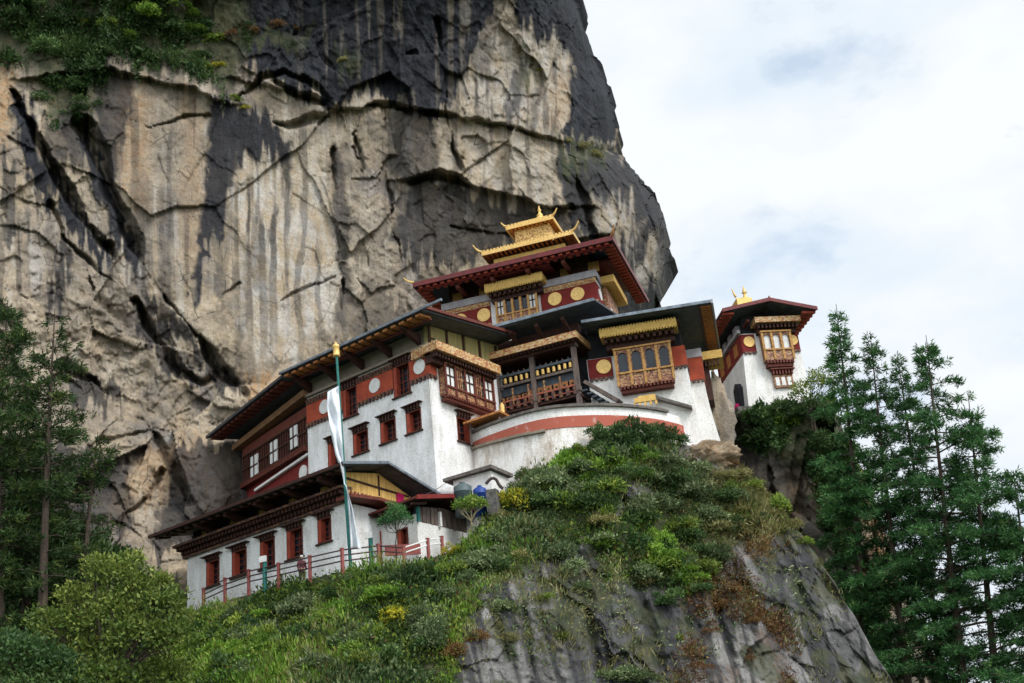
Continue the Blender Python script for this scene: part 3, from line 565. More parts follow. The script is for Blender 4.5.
def rabsel(F, u0, u1, v0, v1, proj, n, parent, frame='carved', post='ochre', arch=True, panel=.34, white=(), bracket=.35, panes='glass', panelmat=None):
    """projecting timber bay: carved body, posts, arched lights, panelled parapet, bracketed foot"""
    a = MB(); pv = v0+(v1-v0)*panel; a.box(F, u0, u1, v0, pv, -.1, proj); a.box(F, u0, u1, v1-.18, v1, -.1, proj)
    a.box(F, u0, u0+.12, pv, v1-.18, -.1, proj-.02); a.box(F, u1-.12, u1, pv, v1-.18, -.1, proj-.02)
    bay = a.build('bay_window', M[panelmat or frame], parent)
    p = MB(); pw = (u1-u0)/n
    for k in range(n+1):
        x = u0+k*pw; p.box(F, x-.085, x+.085, v0+.05, v1-.05, proj-.02, proj+.07)
    p.box(F, u0-.1, u1+.1, pv-.07, pv+.05, proj-.015, proj+.10); p.box(F, u0-.12, u1+.12, v1-.02, v1+.10, proj-.3, proj+.12)
    p.build('post_frame', M[post], bay)
    for k in range(n):
        a0, a1 = u0+k*pw+.085, u0+(k+1)*pw-.085
        if k in white:
            g = MB().box(F, a0, a1, pv, v1-.18, proj-.3, proj-.06).build('paper_panel', M['paper'], bay)
            b = MB(); m = (a0+a1)/2; vm = (pv+v1-.18)/2; b.box(F, m-.045, m+.045, pv, v1-.18, proj-.059, proj+.0); b.box(F, a0, a1, vm-.04, vm+.04, proj-.058, proj-.005); b.build('glazing_bar', M['timber'], g)
            continue
        g = MB().box(F, a0, a1, pv, v1-.18, proj-.3, proj-.14).build('pane', M[panes], bay)
        c = MB(); top = v1-.18; m = (a0+a1)/2; r = (a1-a0)/2*.82
        if arch:
            sv = top-r*1.15; pts = [(m-r*math.cos(math.pi*i/10), sv+r*1.05*math.sin(math.pi*i/10)) for i in range(11)]
            for i in range(10):
                (xa, ya), (xb, yb) = pts[i], pts[i+1]; c.hexa([F.p(xa, ya, proj-.13), F.p(xb, yb, proj-.13), F.p(xb, yb, proj-.03), F.p(xa, ya, proj-.03), F.p(xa, top, proj-.13), F.p(xb, top, proj-.13), F.p(xb, top, proj-.03), F.p(xa, top, proj-.03)])
            c.box(F, a0, m-r, pv, top, proj-.13, proj-.03); c.box(F, m+r, a1, pv, top, proj-.13, proj-.03)
        else:
            for q in range(1, 4): x = a0+(a1-a0)*q/4; c.box(F, x-.05, x+.05, pv, top, proj-.13, proj-.03)
            for q in (0, .5, 1): y = pv+(top-pv)*q; c.box(F, a0, a1, y-.05, y+.05, proj-.12, proj-.02)
        c.build('arch' if arch else 'lattice', M[frame], bay)
    d = MB(); d.dent(F, u0, u1, v0-bracket*.5, v0-.01, proj-.35, proj+.05, .26, .6); d.box(F, u0+.1, u1-.1, v0-bracket, v0-bracket*.5, -.1, proj-.12)
    d.build('bracket_row', M['redtimber'], bay)
    return bay
def cornice(F, u0, u1, v0, v1, w, parent, m='frieze', teeth='timber', drop=.42, back=-.1, frill=False, pitch=.3):
    a = MB(); a.box(F, u0, u1, v0, v1, back, w)
    if frill: a.dent(F, u0, u1, v1, v1+.1, w-.12, w, .2, .6); a.dent(F, u0, u1, v0-.1, v0, w-.1, w-.01, .2, .55)
    c = a.build('cornice', M[m], parent)
    t = MB(); t.box(F, u0+.3, u1-.3, v0-drop, v0-.03, back, w*.45); t.dent(F, u0+.15, u1-.15, v0-drop*.55, v0-.03, w*.4, w*.8, pitch, .5)
    t.build('tooth_row', M[teeth], c)
    return c
def band(F, u0, u1, v0, v1, parent, m, w=.07, teeth=None, up=0.0, low=.26):
    b = MB().box(F, u0, u1, v0, v1, -.02, w).build('painted_band', M[m], parent)
    if teeth:
        t = MB(); t.dent(F, u0, u1, v0-low, v0-.005, -.01, w+.1, .34, .62); t.box(F, u0, u1, v0-.1, v0-.004, -.01, w+.04)
        if up: t.build('tooth_row', M[teeth], b); t = MB(); t.box(F, u0, u1, v1+.005, v1+up, -.02, w+.05); t.dent(F, u0, u1, v1+up*.25, v1+up*.8, w+.051, w+.13, .3, .5)
        t.build('tooth_row', M[teeth], b)
    return b
def roof_slab(F, c, th, parent, top='roof', under='soffit', name='roof'):
    """c: four (u,w,v) corners of the underside, counted round"""
    b = [F.p(u, v, w) for u, w, v in c]; t = [F.p(u, v+th, w) for u, w, v in c]
    n = MB(); n.hexa(b+t); r = n.build(name, M[top], parent)
    lo = [F.p(u, v-.03, w) for u, w, v in c]; ctr = sum(lo)/4; lo = [p+(ctr-p)*.02 for p in lo]
    hi = [p+np.array([0, 0, .027]) for p in lo]
    s = MB(); s.hexa(lo+hi); s.build('soffit', M[under], r)
    return r
def rafters(F, u0, u1, w0, w1, va, vb, parent, m='rafter', pitch=.62, th=.16, duty=.5):
    n = max(2, int(round(abs(u1-u0)/pitch))); p = (u1-u0)/n; a = MB()
    for k in range(n):
        x0 = u0+k*p+p*(1-duty)/2; x1 = x0+p*duty
        a.hexa([F.p(*q) for q in ((x0, va-th, w0), (x1, va-th, w0), (x1, vb-th, w1), (x0, vb-th, w1), (x0, va, w0), (x1, va, w0), (x1, vb, w1), (x0, vb, w1))])
    return a.build('rafter_ends', M[m], parent)
def wallbox(F, u0, u1, v0, v1, dep, holes, parent, m='white', holes_right=(), FR=None, r1=None):
    a = MB(); facade(a, F, u0, u1, v0, v1, holes)
    for q in (((u1, 0), (u1, -dep)), ((u1, -dep), (u0, -dep)), ((u0, -dep), (u0, 0))):
        (ua, wa), (ub, wb) = q; a.quad(F.p(ua, v0, wa), F.p(ub, v0, wb), F.p(ub, v1, wb), F.p(ua, v1, wa))
    a.quad(F.p(u0, v1, 0), F.p(u1, v1, 0), F.p(u1, v1, -dep), F.p(u0, v1, -dep))
    return a.build('wall', M[m], parent)

# ------------------------------------------------------------------ main hall
O = P(437, 490, 76)
ML = Face(O, 128, .010, azw=215); MR = Face(O, 35, .006, azw=128-0)
G0 = Face(O, 128, 0, azw=215); GR = Face(O, 35, 0, azw=128)
hall = thing('monastery_hall', O, 'large white hall with white discs on a red band, behind the flagpole', 'building')
lowwin = [(-9.95, -8.62, 4.1, 5.85), (-7.42, -5.95, 4.3, 5.85), (-4.78, -3.32, 4.35, 5.9), (-2.36, -.98, 4.35, 5.85)]
topwin = [(-8.3, -6.85, 7.2, 9.35), (-3.35, -1.78, 7.2, 9.45)]
rwin = (2.55, 4.0, 3.85, 5.55)
a = MB(); facade(a, ML, -12.0, 0, -5, 10.2, lowwin+topwin); facade(a, MR, 0, 8.2, -5, 10.2, [rwin])
a.quad(ML.p(-12, -5), ML.p(-12, 10.2), MR.p(0, 10.2)+ML.p(-12, 10.2)-ML.p(0, 10.2)+(MR.p(8.2, 10.2)-MR.p(0, 10.2)), ML.p(-12, -5)+(MR.p(8.2, -5)-MR.p(0, -5)))
a.quad(MR.p(8.2, -5), MR.p(8.2, 10.2), ML.p(-12, 10.2)+(MR.p(8.2, 10.2)-MR.p(0, 10.2)), ML.p(-12, -5)+(MR.p(8.2, -5)-MR.p(0, -5)))
a.build('wall', M['white'], hall)
for h in lowwin: window(ML, h, hall, .55, 2, 4, .36)
for h in topwin: window(ML, h, hall, .5, 3, 4, .42)
window(MR, rwin, hall, .5, 2, 4, .36, flip=True)
for u0_, u1_ in ((-12.02, -8.3), (-6.85, -3.35), (-1.78, .08)): band(ML, u0_, u1_, 7.92, 9.35, hall, 'redband', .07, 'carvedark', .42, .3)
band(MR, .0, .78, 7.92, 9.2, hall, 'redband', .07, 'carvedark')
for u in (-10.1, -5.06, -.82): MB().disc(ML, u, 8.68, .52, .06, .13).build('white_disc', M['paper'], hall)
MB().box(ML, -12.05, .1, 9.90, 10.08, -.1, .28).build('ledge', M['beige'], hall)
up_ = MB(); up_.box(ML, -12, -.25, 10.09, 11.35, -1.2, -.12); up_.box(MR, .3, 8, 9.95, 10.2, -1, -.2); up_.build('upper_wall', M['beige'], hall)
roof = roof_slab(G0, [(-12.4, 2.05, 11.3), (1.55, 2.05, 11.3), (1.55, -8.2, 12.35), (-12.4, -8.2, 12.35)], .16, hall)
MB().box(G0, -12.5, 3.3, 11.32, 11.48, 2.06, 2.2).build('gutter', M['gutter'], roof)
rafters(G0, -12.3, 1.4, 1.98, .9, 11.24, 11.35, roof, 'rafter', .78, .16, .55)
MB().box(G0, -12.3, 1.4, 10.98, 11.09, 1.0, 1.12).build('purlin', M['redtimber'], roof)
e = MB(); e.hexa([GR.p(u, v, w) for u, v, w in ((-2.0, 11.42, 1.56), (8.1, 12.48, 1.56), (8.1, 12.48, 1.72), (-2.0, 11.42, 1.72), (-2.0, 11.62, 1.56), (8.1, 12.68, 1.56), (8.1, 12.68, 1.72), (-2.0, 11.62, 1.72))]); e.build('verge_board', M['redtimber'], roof)
for u in (-11.6, -8.9, -6.2, -3.5, -.8):
    b = MB(); b.hexa([G0.p(*q) for q in ((u-.14, 10.25, -.1), (u+.14, 10.25, -.1), (u+.14, 10.95, 1.7), (u-.14, 10.95, 1.7), (u-.14, 10.95, -.1), (u+.14, 10.95, -.1), (u+.14, 11.22, 1.7), (u-.14, 11.22, 1.7))]); b.build('bracket', M['timber'], hall)
# gable of old matting over the ornate cornice and the bay
gm = MB(); gm.hexa([GR.p(*q) for q in ((.15, 9.9, -.4), (8, 9.9, -.4), (8, 9.9, -.02), (.15, 9.9, -.02), (.15, 11.45, -.4), (8, 12.2, -.4), (8, 12.2, -.02), (.15, 11.45, -.02))]); gm.build('gable_matting', M['mat_green'], hall)
gb = MB(); gb.box(GR, .1, 8, 10.55, 10.62, -.01, .06)
for u in (.25, 2.1, 3.9, 5.7, 7.6): gb.box(GR, u-.09, u+.09, 9.9, 11.5+u*.07, -.01, .09)
gb.build('gable_batten', M['timber'], hall)
c = cornice(MR, -.45, 6.45, 9.2, 9.82, 1.25, hall, 'frieze', 'timber', .62)
MB().box(ML, -1.25, .44, 9.2, 9.82, -.1, .42).build('cornice_return', M['frieze'], c)
rabsel(MR, 1.0, 6.15, 6.6, 8.98, .62, 5, hall, 'carved', 'redtimber', False, .24, (0, 2, 4), .36)
# little lean-to over the passage beside the hall
pr = thing('lean_to', MR.p(4.9, 4.2, .5), 'small red-brown lean-to roof over a dark doorway under the five-part bay', 'lean-to')
a = MB(); e0 = MR.uv(478, 414, .8); e1 = MR.uv(506, 410, .8)
FL = Face(MR.p(4.3, 0, 0), 112, 0)
a.hexa([FL.p(*q) for q in ((-.1, 5.0, 1.4), (2.6, 5.25, 1.4), (2.6, 5.45, -1.2), (-.1, 5.2, -1.2), (-.1, 5.14, 1.4), (2.6, 5.39, 1.4), (2.6, 5.6, -1.2), (-.1, 5.34, -1.2))]); a.build('roof', M['rafter'], pr)
MB().box(FL, .1, 2.4, 3.6, 5.0, -1.3, -1.15).build('dark_opening', M['void'], pr)
for u in (.15, 2.3): MB().box(FL, u, u+.12, 3.6, 5.1, .9, 1.02).build('post', M['greytimber'], pr)

# ------------------------------------------------------------------ timber wing running back to the cliff
WL = Face(ML.p(-12.05, 0, -.15), 140, 0)
wing = thing('timber_wing', WL.p(-5, 5, 0), 'dark red timber wing with white paper windows wedged against the cliff', 'building')
MB().box(WL, -10.2, -.02, 2.0, 6.05, -4, -.15).build('wall', M['maroon'], wing)
MB().box(WL, -10.2, -.02, 6.05, 9.4, -4, -.02).build('timber_front', M['redtimber'], wing)
a = MB(); n = 26
for k in range(n+1):
    u = -9.9+k*9.8/n; a.box(WL, u-.05, u+.05, 6.55, 8.6, -.015, .09)
for v in (6.5, 7.5, 8.55): a.box(WL, -10, -.05, v-.06, v+.06, -.012, .13)
a.build('lattice', M['timber'], wing)
for u0_, u1_, v0_, v1_ in ((-2.35, -1.35, 6.78, 8.4), (-5.4, -4.35, 6.62, 8.25), (-8.5, -7.35, 6.5, 8.1)):
    w_ = MB().box(WL, u0_, u1_, v0_, v1_, .0, .15).build('paper_window', M['paper'], wing)
    b = MB(); m_ = (u0_+u1_)/2; b.box(WL, m_-.06, m_+.06, v0_, v1_, .151, .19); b.box(WL, u0_, u1_, (v0_+v1_)/2-.06, (v0_+v1_)/2+.06, .152, .185); b.build('glazing_bar', M['timber'], w_)
d = MB(); d.dent(WL, -10, -.05, 6.1, 6.42, -.05, .3, .26, .55); d.box(WL, -10, -.05, 6.0, 6.1, -.05, .36); d.build('bracket_row', M['redtimber'], wing)
a = MB(); a.hexa([WL.p(*q) for q in ((-8, 5.30, -.1), (.0, 5.66, -.1), (.0, 5.66, .12), (-8, 5.30, .12), (-8, 5.48, -.1), (.0, 5.84, -.1), (.0, 5.84, .12), (-8, 5.48, .12))]); a.build('white_ledge', M['paper'], wing)
MB().disc(WL, -1.0, 4.7, .55, -.14, -.06).build('white_disc', M['paper'], wing)
a = MB(); a.hexa([WL.p(*q) for q in ((-10.9, 9.35, -.2), (.3, 9.95, -.2), (.3, 9.95, .5), (-10.9, 9.35, .5), (-10.9, 9.8, -.2), (.3, 10.45, -.2), (.3, 10.45, .5), (-10.9, 9.8, .5))]); a.build('beam', M['beam'], wing)
wr = roof_slab(WL, [(-11.85, 2.05, 10.48), (.5, 2.05, 11.10), (.5, -5, 11.7), (-11.85, -5, 11.1)], .16, wing)
a = MB(); a.hexa([WL.p(*q) for q in ((-11.95, 10.44, 2.06), (.3, 11.06, 2.06), (.3, 11.06, 2.2), (-11.95, 10.44, 2.2), (-11.95, 10.66, 2.06), (.3, 11.28, 2.06), (.3, 11.28, 2.2), (-11.95, 10.66, 2.2))]); a.build('gutter', M['roof'], wr)
a = MB(); n = 17
for k in range(n):
    u = -11.6+k*11.8/n; v = 10.48+(u+11.85)*.05
    a.hexa([WL.p(*q) for q in ((u, v-.22, 1.95), (u+.36, v-.20, 1.95), (u+.36, v-.12, .9), (u, v-.14, .9), (u, v-.045, 1.95), (u+.36, v-.03, 1.95), (u+.36, v+.05, .9), (u, v+.03, .9))])
a.build('rafter_ends', M['redtimber'], wr)

# ------------------------------------------------------------------ lower house
O2 = P(347, 548, 71); LL = Face(O2, 128, 0, azw=216); LR = Face(O2, 35, 0, azw=128)
low = thing('lower_house', O2, 'long low white house with five red windows and a deep bracketed cornice above the railing', 'building')
lw = [(-13.1, -11.75, .35, 2.0), (-10.5, -9.05, .4, 2.08), (-7.75, -6.35, .35, 2.12), (-5.25, -3.78, .4, 2.2), (-2.45, -1.25, .75, 2.25)]
a = MB(); facade(a, LL, -15.1, 0, -2, 2.75, lw); facade(a, LR, 0, 7, -2, 2.75, [])
a.quad(LL.p(-15.1, -2), LL.p(-15.1, 2.75), LL.p(-15.1, 2.75, -7), LL.p(-15.1, -2, -7)); a.quad(LL.p(-15.1, -2, -7), LL.p(-15.1, 2.75, -7), LR.p(7, 2.75), LR.p(7, -2)); a.build('wall', M['white'], low)
for h in lw: window(LL, h, low, .5, 2, 4, .28, wide=.3)
co = MB(); co.box(LL, -15.4, .2, 2.7, 2.86, -.2, .2); co.box(LL, -15.8, .45, 3.42, 3.58, -.2, .75); co.box(LL, -15.5, .25, 2.86, 3.42, -.3, .15); c_ = co.build('cornice', M['carvedark'], low)
t_ = MB(); t_.dent(LL, -15.4, .2, 2.88, 3.12, .1, .38, .34, .5); t_.dent(LL, -15.6, .3, 3.16, 3.40, .12, .62, .34, .5); t_.build('tooth_row', M['timber'], c_)
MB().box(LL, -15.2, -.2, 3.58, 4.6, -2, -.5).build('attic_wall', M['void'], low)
for u in (-13.2, -10.3, -7.4, -4.5, -1.6):
    MB().box(LL, u-.95, u+.65, 3.6, 4.35, -.49, -.4).build('attic_panel', M['bamboo'], low)
    b = MB(); b.hexa([LL.p(*q) for q in ((u+.75, 3.6, -.3), (u+1.0, 3.6, -.3), (u+1.0, 3.95, 1.5), (u+.75, 3.95, 1.5), (u+.75, 4.3, -.3), (u+1.0, 4.3, -.3), (u+1.0, 4.2, 1.5), (u+.75, 4.2, 1.5))]); b.build('bracket', M['timber'], low)
lr_ = roof_slab(LL, [(-17.0, 1.65, 4.28), (1.55, 1.65, 4.28), (1.55, -2.2, 5.05), (-17.0, -2.2, 5.05)], .14, low)
MB().box(LL, -17.05, 1.65, 4.24, 4.44, 1.66, 1.8).build('fascia', M['timber'], lr_)
rafters(LL, -16.8, 1.4, 1.55, .5, 4.21, 4.42, lr_, 'timber', .8, .14, .4)
r2 = roof_slab(LL, [(-17.0, -2.25, 5.06), (1.55, -2.25, 5.06), (1.55, -8.2, 3.62), (-17.0, -8.2, 3.62)], .14, low)
# edge flashing along the gable
for (ua, va), (ub, vb) in (((-1.75, 4.38), (2.2, 5.17)), ((2.2, 5.17), (8.1, 3.75))):
    e = MB(); e.hexa([LR.p(*q) for q in ((ua, va-.06, 1.5), (ub, vb-.06, 1.5), (ub, vb-.06, 1.68), (ua, va-.06, 1.68), (ua, va+.10, 1.5), (ub, vb+.10, 1.5), (ub, vb+.10, 1.68), (ua, va+.10, 1.68))]); e.build('verge_flashing', M['gutter'], lr_)
gm = MB(); gm.prism(LR, [(-.35, 3.35), (4.9, 3.42), (5.5, 3.95), (2.6, 4.92), (-.2, 4.45)], .25, .36); g_ = gm.build('gable_matting', M['bamboo'], low)
b = MB(); b.hexa([LR.p(*q) for q in ((-.3, 4.02, .36), (5.3, 3.86, .36), (5.3, 3.86, .44), (-.3, 4.02, .44), (-.3, 4.14, .36), (5.3, 3.96, .36), (5.3, 3.96, .44), (-.3, 4.14, .44))]); b.box(LR, 2.55, 2.65, 3.5, 4.8, .36, .41); b.build('gable_batten', M['timber'], g_)
t_ = MB(); t_.dent(LR, -.3, 2.5, 3.14, 3.36, .1, .5, .3, .5); t_.build('tooth_row', M['frieze'], low)
a = MB(); a.hexa([LR.p(*q) for q in ((-.6, 2.72, -.2), (2.0, 2.92, -.2), (2.0, 2.92, 1.1), (-.6, 2.72, 1.1), (-.6, 2.92, -.2), (2.0, 3.12, -.2), (2.0, 3.12, 1.1), (-.6, 2.92, 1.1))])
a.hexa([LR.p(*q) for q in ((2.0, 2.92, -.2), (4.6, 2.75, -.2), (4.6, 2.75, 1.1), (2.0, 2.92, 1.1), (2.0, 3.12, -.2), (4.6, 2.95, -.2), (4.6, 2.95, 1.1), (2.0, 3.12, 1.1))]); a.build('porch_hood', M['redtimber'], low)
mc = MB().box(LR, 4.15, 4.75, 3.38, 3.95, .38, .47).build('hanging_cloth', M['magenta']); tag(mc, 'small magenta cloth hanging on the yellow bamboo gable', 'cloth')

# ------------------------------------------------------------------ annexe
O3 = P(419, 552, 71.5); AL = Face(O3, 128, 0, azw=216); AR = Face(O3, 35, 0, azw=128)
ann = thing('porch_house', O3, 'small white porch house with a red-brown gabled roof beside the young trees', 'building')
aw = (-1.68, -.78, .62, 1.7); ad = (-4.35, -3.0, -.4, 1.95)
a = MB(); facade(a, AL, -5.6, 0, -2, 2.3, [aw, ad]); facade(a, AR, 0, 5.4, -2, 1.85, []); a.quad(AR.p(5.4, -2), AR.p(5.4, 1.85), AR.p(5.4, 1.85, -5.6), AR.p(5.4, -2, -5.6)); a.build('wall', M['white_clean'], ann)
window(AL, aw, ann, .4, 2, 3, 0)
d_ = MB(); d_.box(AL, -4.35, -4.2, -.4, 1.95, -.5, .06); d_.box(AL, -3.15, -3.0, -.4, 1.95, -.5, .06); d_.box(AL, -4.2, -3.15, 1.8, 1.95, -.5, .06); dd = d_.build('door', M['jamb'], ann); MB().box(AL, -4.2, -3.15, -.4, 1.8, -.6, -.5).build('door_leaf', M['void'], dd)
ts = MB()
for k in range(14): u = .1+k*.38; ts.box(AR, u, u+.33, 1.87, 2.75+min(u, 4.8-u)*.12, -.1, .02+.03*(k % 2))
ts.build('board_wall', M['greytimber'], ann)
MB().box(AR, .1, 5.2, 1.85, 2.8, -.35, -.12).build('inner_wall', M['void'], ann)
for u, m_ in ((.0, 'teal'), (2.0, 'paper'), (3.4, 'greytimber')): MB().box(AR, u-.08, u+.08, 1.8, 2.7, .03, .2).build('post', M[m_], ann)
ar = roof_slab(AL, [(-5.6, 1.0, 2.70), (.95, 1.0, 2.86), (.95, -2.3, 3.5), (-5.6, -2.3, 3.34)], .13, ann, 'redtimber', 'timber')
ar2 = roof_slab(AL, [(-4.7, -2.33, 3.36), (.95, -2.33, 3.5), (.95, -5.6, 2.75), (-4.7, -5.6, 2.6)], .13, ann, 'redtimber', 'timber')
for (ua, va), (ub, vb) in (((-1.0, 2.9), (2.3, 3.54)), ((2.3, 3.54), (5.5, 2.8))):
    e = MB(); e.hexa([AR.p(*q) for q in ((ua, va-.12, .9), (ub, vb-.12, .9), (ub, vb-.12, 1.02), (ua, va-.12, 1.02), (ua, va+.14, .9), (ub, vb+.14, .9), (ub, vb+.14, 1.02), (ua, va+.14, 1.02))]); e.build('verge_board', M['maroon'], ar)
rafters(AL, -4.5, .8, .95, -.3, 2.7, 2.92, ar, 'timber', .7, .12, .3)

# ------------------------------------------------------------------ curved terrace wall
z0 = 26.63
TP = [(466.5, 446), (473, 443), (486, 437), (500, 432), (520, 425), (540, 420), (560, 417), (580, 416), (600, 415.5), (620, 416), (640, 417.5), (660, 420), (680, 425), (690, 429.5), (697, 436)]
C2 = [];
for q in TP: r = ray(*q); C2.append((r*z0/r[2])[:2])
C2 = np.array(C2); tt = np.linspace(0, len(C2)-1, 60); cur = np.stack([np.interp(tt, np.arange(len(C2)), C2[:, k]) for k in (0, 1)], 1)
for _ in range(3): cur[1:-1] = (cur[:-2]+2*cur[1:-1]+cur[2:])/4
nrm = np.gradient(cur, axis=0); nrm = np.stack([nrm[:, 1], -nrm[:, 0]], 1); nrm /= np.linalg.norm(nrm, axis=1)[:, None]
def ribbon(mb, i0, i1, za, zb, wa, wb, ka=0.0, kb=0.0):
    """closed strip along the curve between heights za..zb, depth wa..wb"""
    z = lambda f, i: f(i) if callable(f) else f
    for i in range(i0, i1):
        p = []
        for zz, kk in ((za, ka), (zb, kb)):
            for (j, w_) in ((i, wa), (i+1, wa), (i+1, wb), (i, wb)):
                q = cur[j]+nrm[j]*(w_+(kk if w_ == wb else 0)); p.append((q[0], q[1], z(zz, j)))
        mb.hexa(p)
    return mb
ter = thing('terrace_wall', (cur[30, 0], cur[30, 1], 21.5), 'curved whitewashed terrace wall with a faded red band above the shrubs', 'wall')
lowb = lambda i: z0-.25-.48*min(1, i/20)-.12*max(0, (i-44)/12)
ribbon(MB(), 0, 59, 20.0, lowb, -1.2, .0, .55, .02).build('wall', M['white_old'], ter)
ribbon(MB(), 0, 56, lowb, z0+.02, -1.2, .07).build('painted_band', M['orangeband'], ter)
ribbon(MB(), 0, 54, z0+.02, z0+.62, -1.2, .02).build('parapet', M['white_clean'], ter)
ribbon(MB(), 0, 48, lambda i: z0+.62, lambda i: z0+.80, -1.0, .22).build('coping', M['stonecap'], ter)
ribbon(MB(), 0, 22, lambda i: lowb(i)-.17, lambda i: lowb(i)-.005, -.1, .3).build('ledge', M['beige'], ter)

# ------------------------------------------------------------------ gallery
OG = P(580, 405, 80); GF = Face(OG, 113, 0); GS = Face(OG, 22, 0)
gal = thing('gallery', OG, 'open dark timber gallery with rows of gold prayer wheels above the curved wall', 'building')
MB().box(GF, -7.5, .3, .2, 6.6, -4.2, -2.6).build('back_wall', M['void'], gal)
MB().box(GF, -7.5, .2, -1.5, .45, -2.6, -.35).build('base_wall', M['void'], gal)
fl = MB(); fl.box(GF, -7.4, .25, .62, .78, -2.6, .12); fl.build('floor', M['timber'], gal)
for u in (-5.95, -3.18, .0):
    p_ = MB(); p_.box(GF, u-.16, u+.16, -.6, 4.6, -.17, .15); p_.box(GF, u-.28, u+.28, 4.3, 4.62, -.25, .25); p_.box(GF, u-.22, u+.22, 1.0, 1.35, -.2, .19); p_.build('post', M['greytimber'], gal)
MB().box(GF, -7.4, .1, 3.32, 3.5, -.08, .08).build('top_rail', M['soffit'], gal)
MB().box(GF, -7.4, .1, 2.58, 2.76, -.08, .08).build('middle_rail', M['greytimber'], gal)
kn = MB()
for k in range(18): u = -7.2+k*.42; kn.tube(GF.p(u, 3.5, 0), GF.p(u, 3.66, 0), .07, .03, 6)
kn.build('finial_row', M['greytimber'], gal)
for k in range(17):
    u = -7.0+k*.415
    if abs(u+3.18) < .25 or abs(u+5.95) < .25 or u > -.2: continue
    c_ = GF.p(u, 2.83, 0); w_ = MB().lathe(c_, (0, 0, 1), [(0, .05), (.02, .115), (.38, .115), (.42, .05)], 10).build('prayer_wheel', M['gold'], gal)
MB().box(GF, -7.4, .1, 1.98, 2.56, -.35, -.25).build('slate_panel', M['soffit'], gal)
bl = MB(); bl.box(GF, -7.4, .12, 1.42, 1.52, -.06, .14); bl.box(GF, -7.4, .12, 1.02, 1.1, -.06, .1); bl.build('lower_rail', M['orangeband'], gal)
pn = MB()
for k in range(12):
    u = -7.2+k*.6; pn.box(GF, u+.05, u+.5, 1.52, 1.92 if k > 5 else 1.78, -.02, .06)
pn.build('cutout_panel', M['cutout'], gal)
ho = MB()
for k in range(12):
    u = -7.2+k*.6+.27; ho.disc(GF, u, 1.66, .09, .055, .075, 10)
ho.build('cutout_hole', M['void'], gal)
for k in range(0, 12, 2):
    u = -7.2+k*.6; MB().box(GF, u-.05, u+.05, 1.1, 2.35, .07, .17).build('baluster', M['carved'], gal)
dn = MB(); dn.dent(GF, -7.4, .1, .80, 1.42, -.1, .22, .52, .42); dn.build('bracket_row', M['carvedark'], gal)
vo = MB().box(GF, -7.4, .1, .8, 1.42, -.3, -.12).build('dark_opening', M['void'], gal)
cg = cornice(GF, -7.6, .55, 4.62, 5.1, .85, gal, 'frieze', 'timber', .3)
MB().box(GS, -.84, 3.0, 4.62, 5.1, -.1, .62).build('cornice_return', M['frieze'], cg)
MB().box(GF, -7.6, .5, 4.56, 4.63, -2.6, .8).build('ceiling', M['timber'], gal)
st = MB(); st.hexa([GF.p(*q) for q in ((.35, 1.6, -.9), (.55, 1.75, -.9), (.55, 1.75, -.1), (.35, 1.6, -.1), (2.55, -.35, -.9), (2.8, -.2, -.9), (2.8, -.2, -.1), (2.55, -.35, -.1))]); st.build('stair_rail', M['greytimber'], gal)
st = MB()
for k in range(7): st.box(GF, .2+k*.33, .6+k*.33, 1.0-k*.30, 1.12-k*.30, -1.6, -.2)
st.build('stair', M['soffit'], gal)
eL = GF.uv(497, 328, 1.4); eR = GF.uv(593, 298, 1.4)
gr = roof_slab(GF, [(eL[0], 1.4, eL[1]-.1), (eR[0], 1.4, eR[1]-.1), (eR[0], -5.5, eR[1]+.75), (eL[0], -5.5, eL[1]+.75)], .14, gal)
MB().box(GF, eL[0]-.2, eR[0]+.05, (eL[1]+eR[1])/2-.12, (eL[1]+eR[1])/2+.1, 1.41, 1.56).build('gutter', M['gutter'], gr)
for u in (-6.2, -4.2, -2.2, -.2):
    b = MB(); b.hexa([GF.p(*q) for q in ((u-.12, 5.2, -.4), (u+.12, 5.2, -.4), (u+.12, eL[1]-.5, 1.0), (u-.12, eL[1]-.5, 1.0), (u-.12, 5.5, -.4), (u+.12, 5.5, -.4), (u+.12, eL[1]-.25, 1.0), (u-.12, eL[1]-.25, 1.0))]); b.build('bracket', M['timber'], gal)
MB().box(GF, -7.4, .3, 5.1, 6.3, -1.2, -.6).build('upper_wall', M['timber'], gal)

# ------------------------------------------------------------------ shrine house
OC = P(690, 437, 80.2); K = 80.2/79
CF = Face(OC, 99, .0, azw=190); CS = Face(OC, 10, 0, azw=101)
shr = thing('shrine_house', OC, 'tapering white shrine house with a bay of four dark arches above the terrace end', 'building')
a = MB()
pt = lambda u, v, w: CF.p(u*K, v*K, w)
def taper(mb, F, u0, u1, v0, v1, w0, w1, flare_r, flare_f, n=7):
    """tapering block: foot spreads by flare to the right and forward"""
    ring = []
    for i in range(n+1):
        t_ = i/n; v = v0+(v1-v0)*t_; k = (1-t_)**1.6
        ring.append([F.p(u0, v, w1+flare_f*k), F.p(u1+flare_r*k, v, w1+flare_f*k), F.p(u1+flare_r*k, v, w0), F.p(u0, v, w0)])
    vs = [p for r_ in ring for p in r_]; fs = [(4*i+j, 4*i+(j+1) % 4, 4*i+4+(j+1) % 4, 4*i+4+j) for i in range(n) for j in range(4)]
    fs.append((4*n, 4*n+1, 4*n+2, 4*n+3)); mb.add(vs, fs); return mb
taper(a, CF, -6.3, .48, -1.6, 6.64, -5, 0, .45, .35); a.build('wall', M['white_clean'], shr)
b2 = CF.uv(704, 380, -2.4)
taper(MB(), CF, -4, b2[0], -2.6, b2[1]+.05, -6, -2.4, .95, .2).build('side_wall', M['white_clean'], shr)
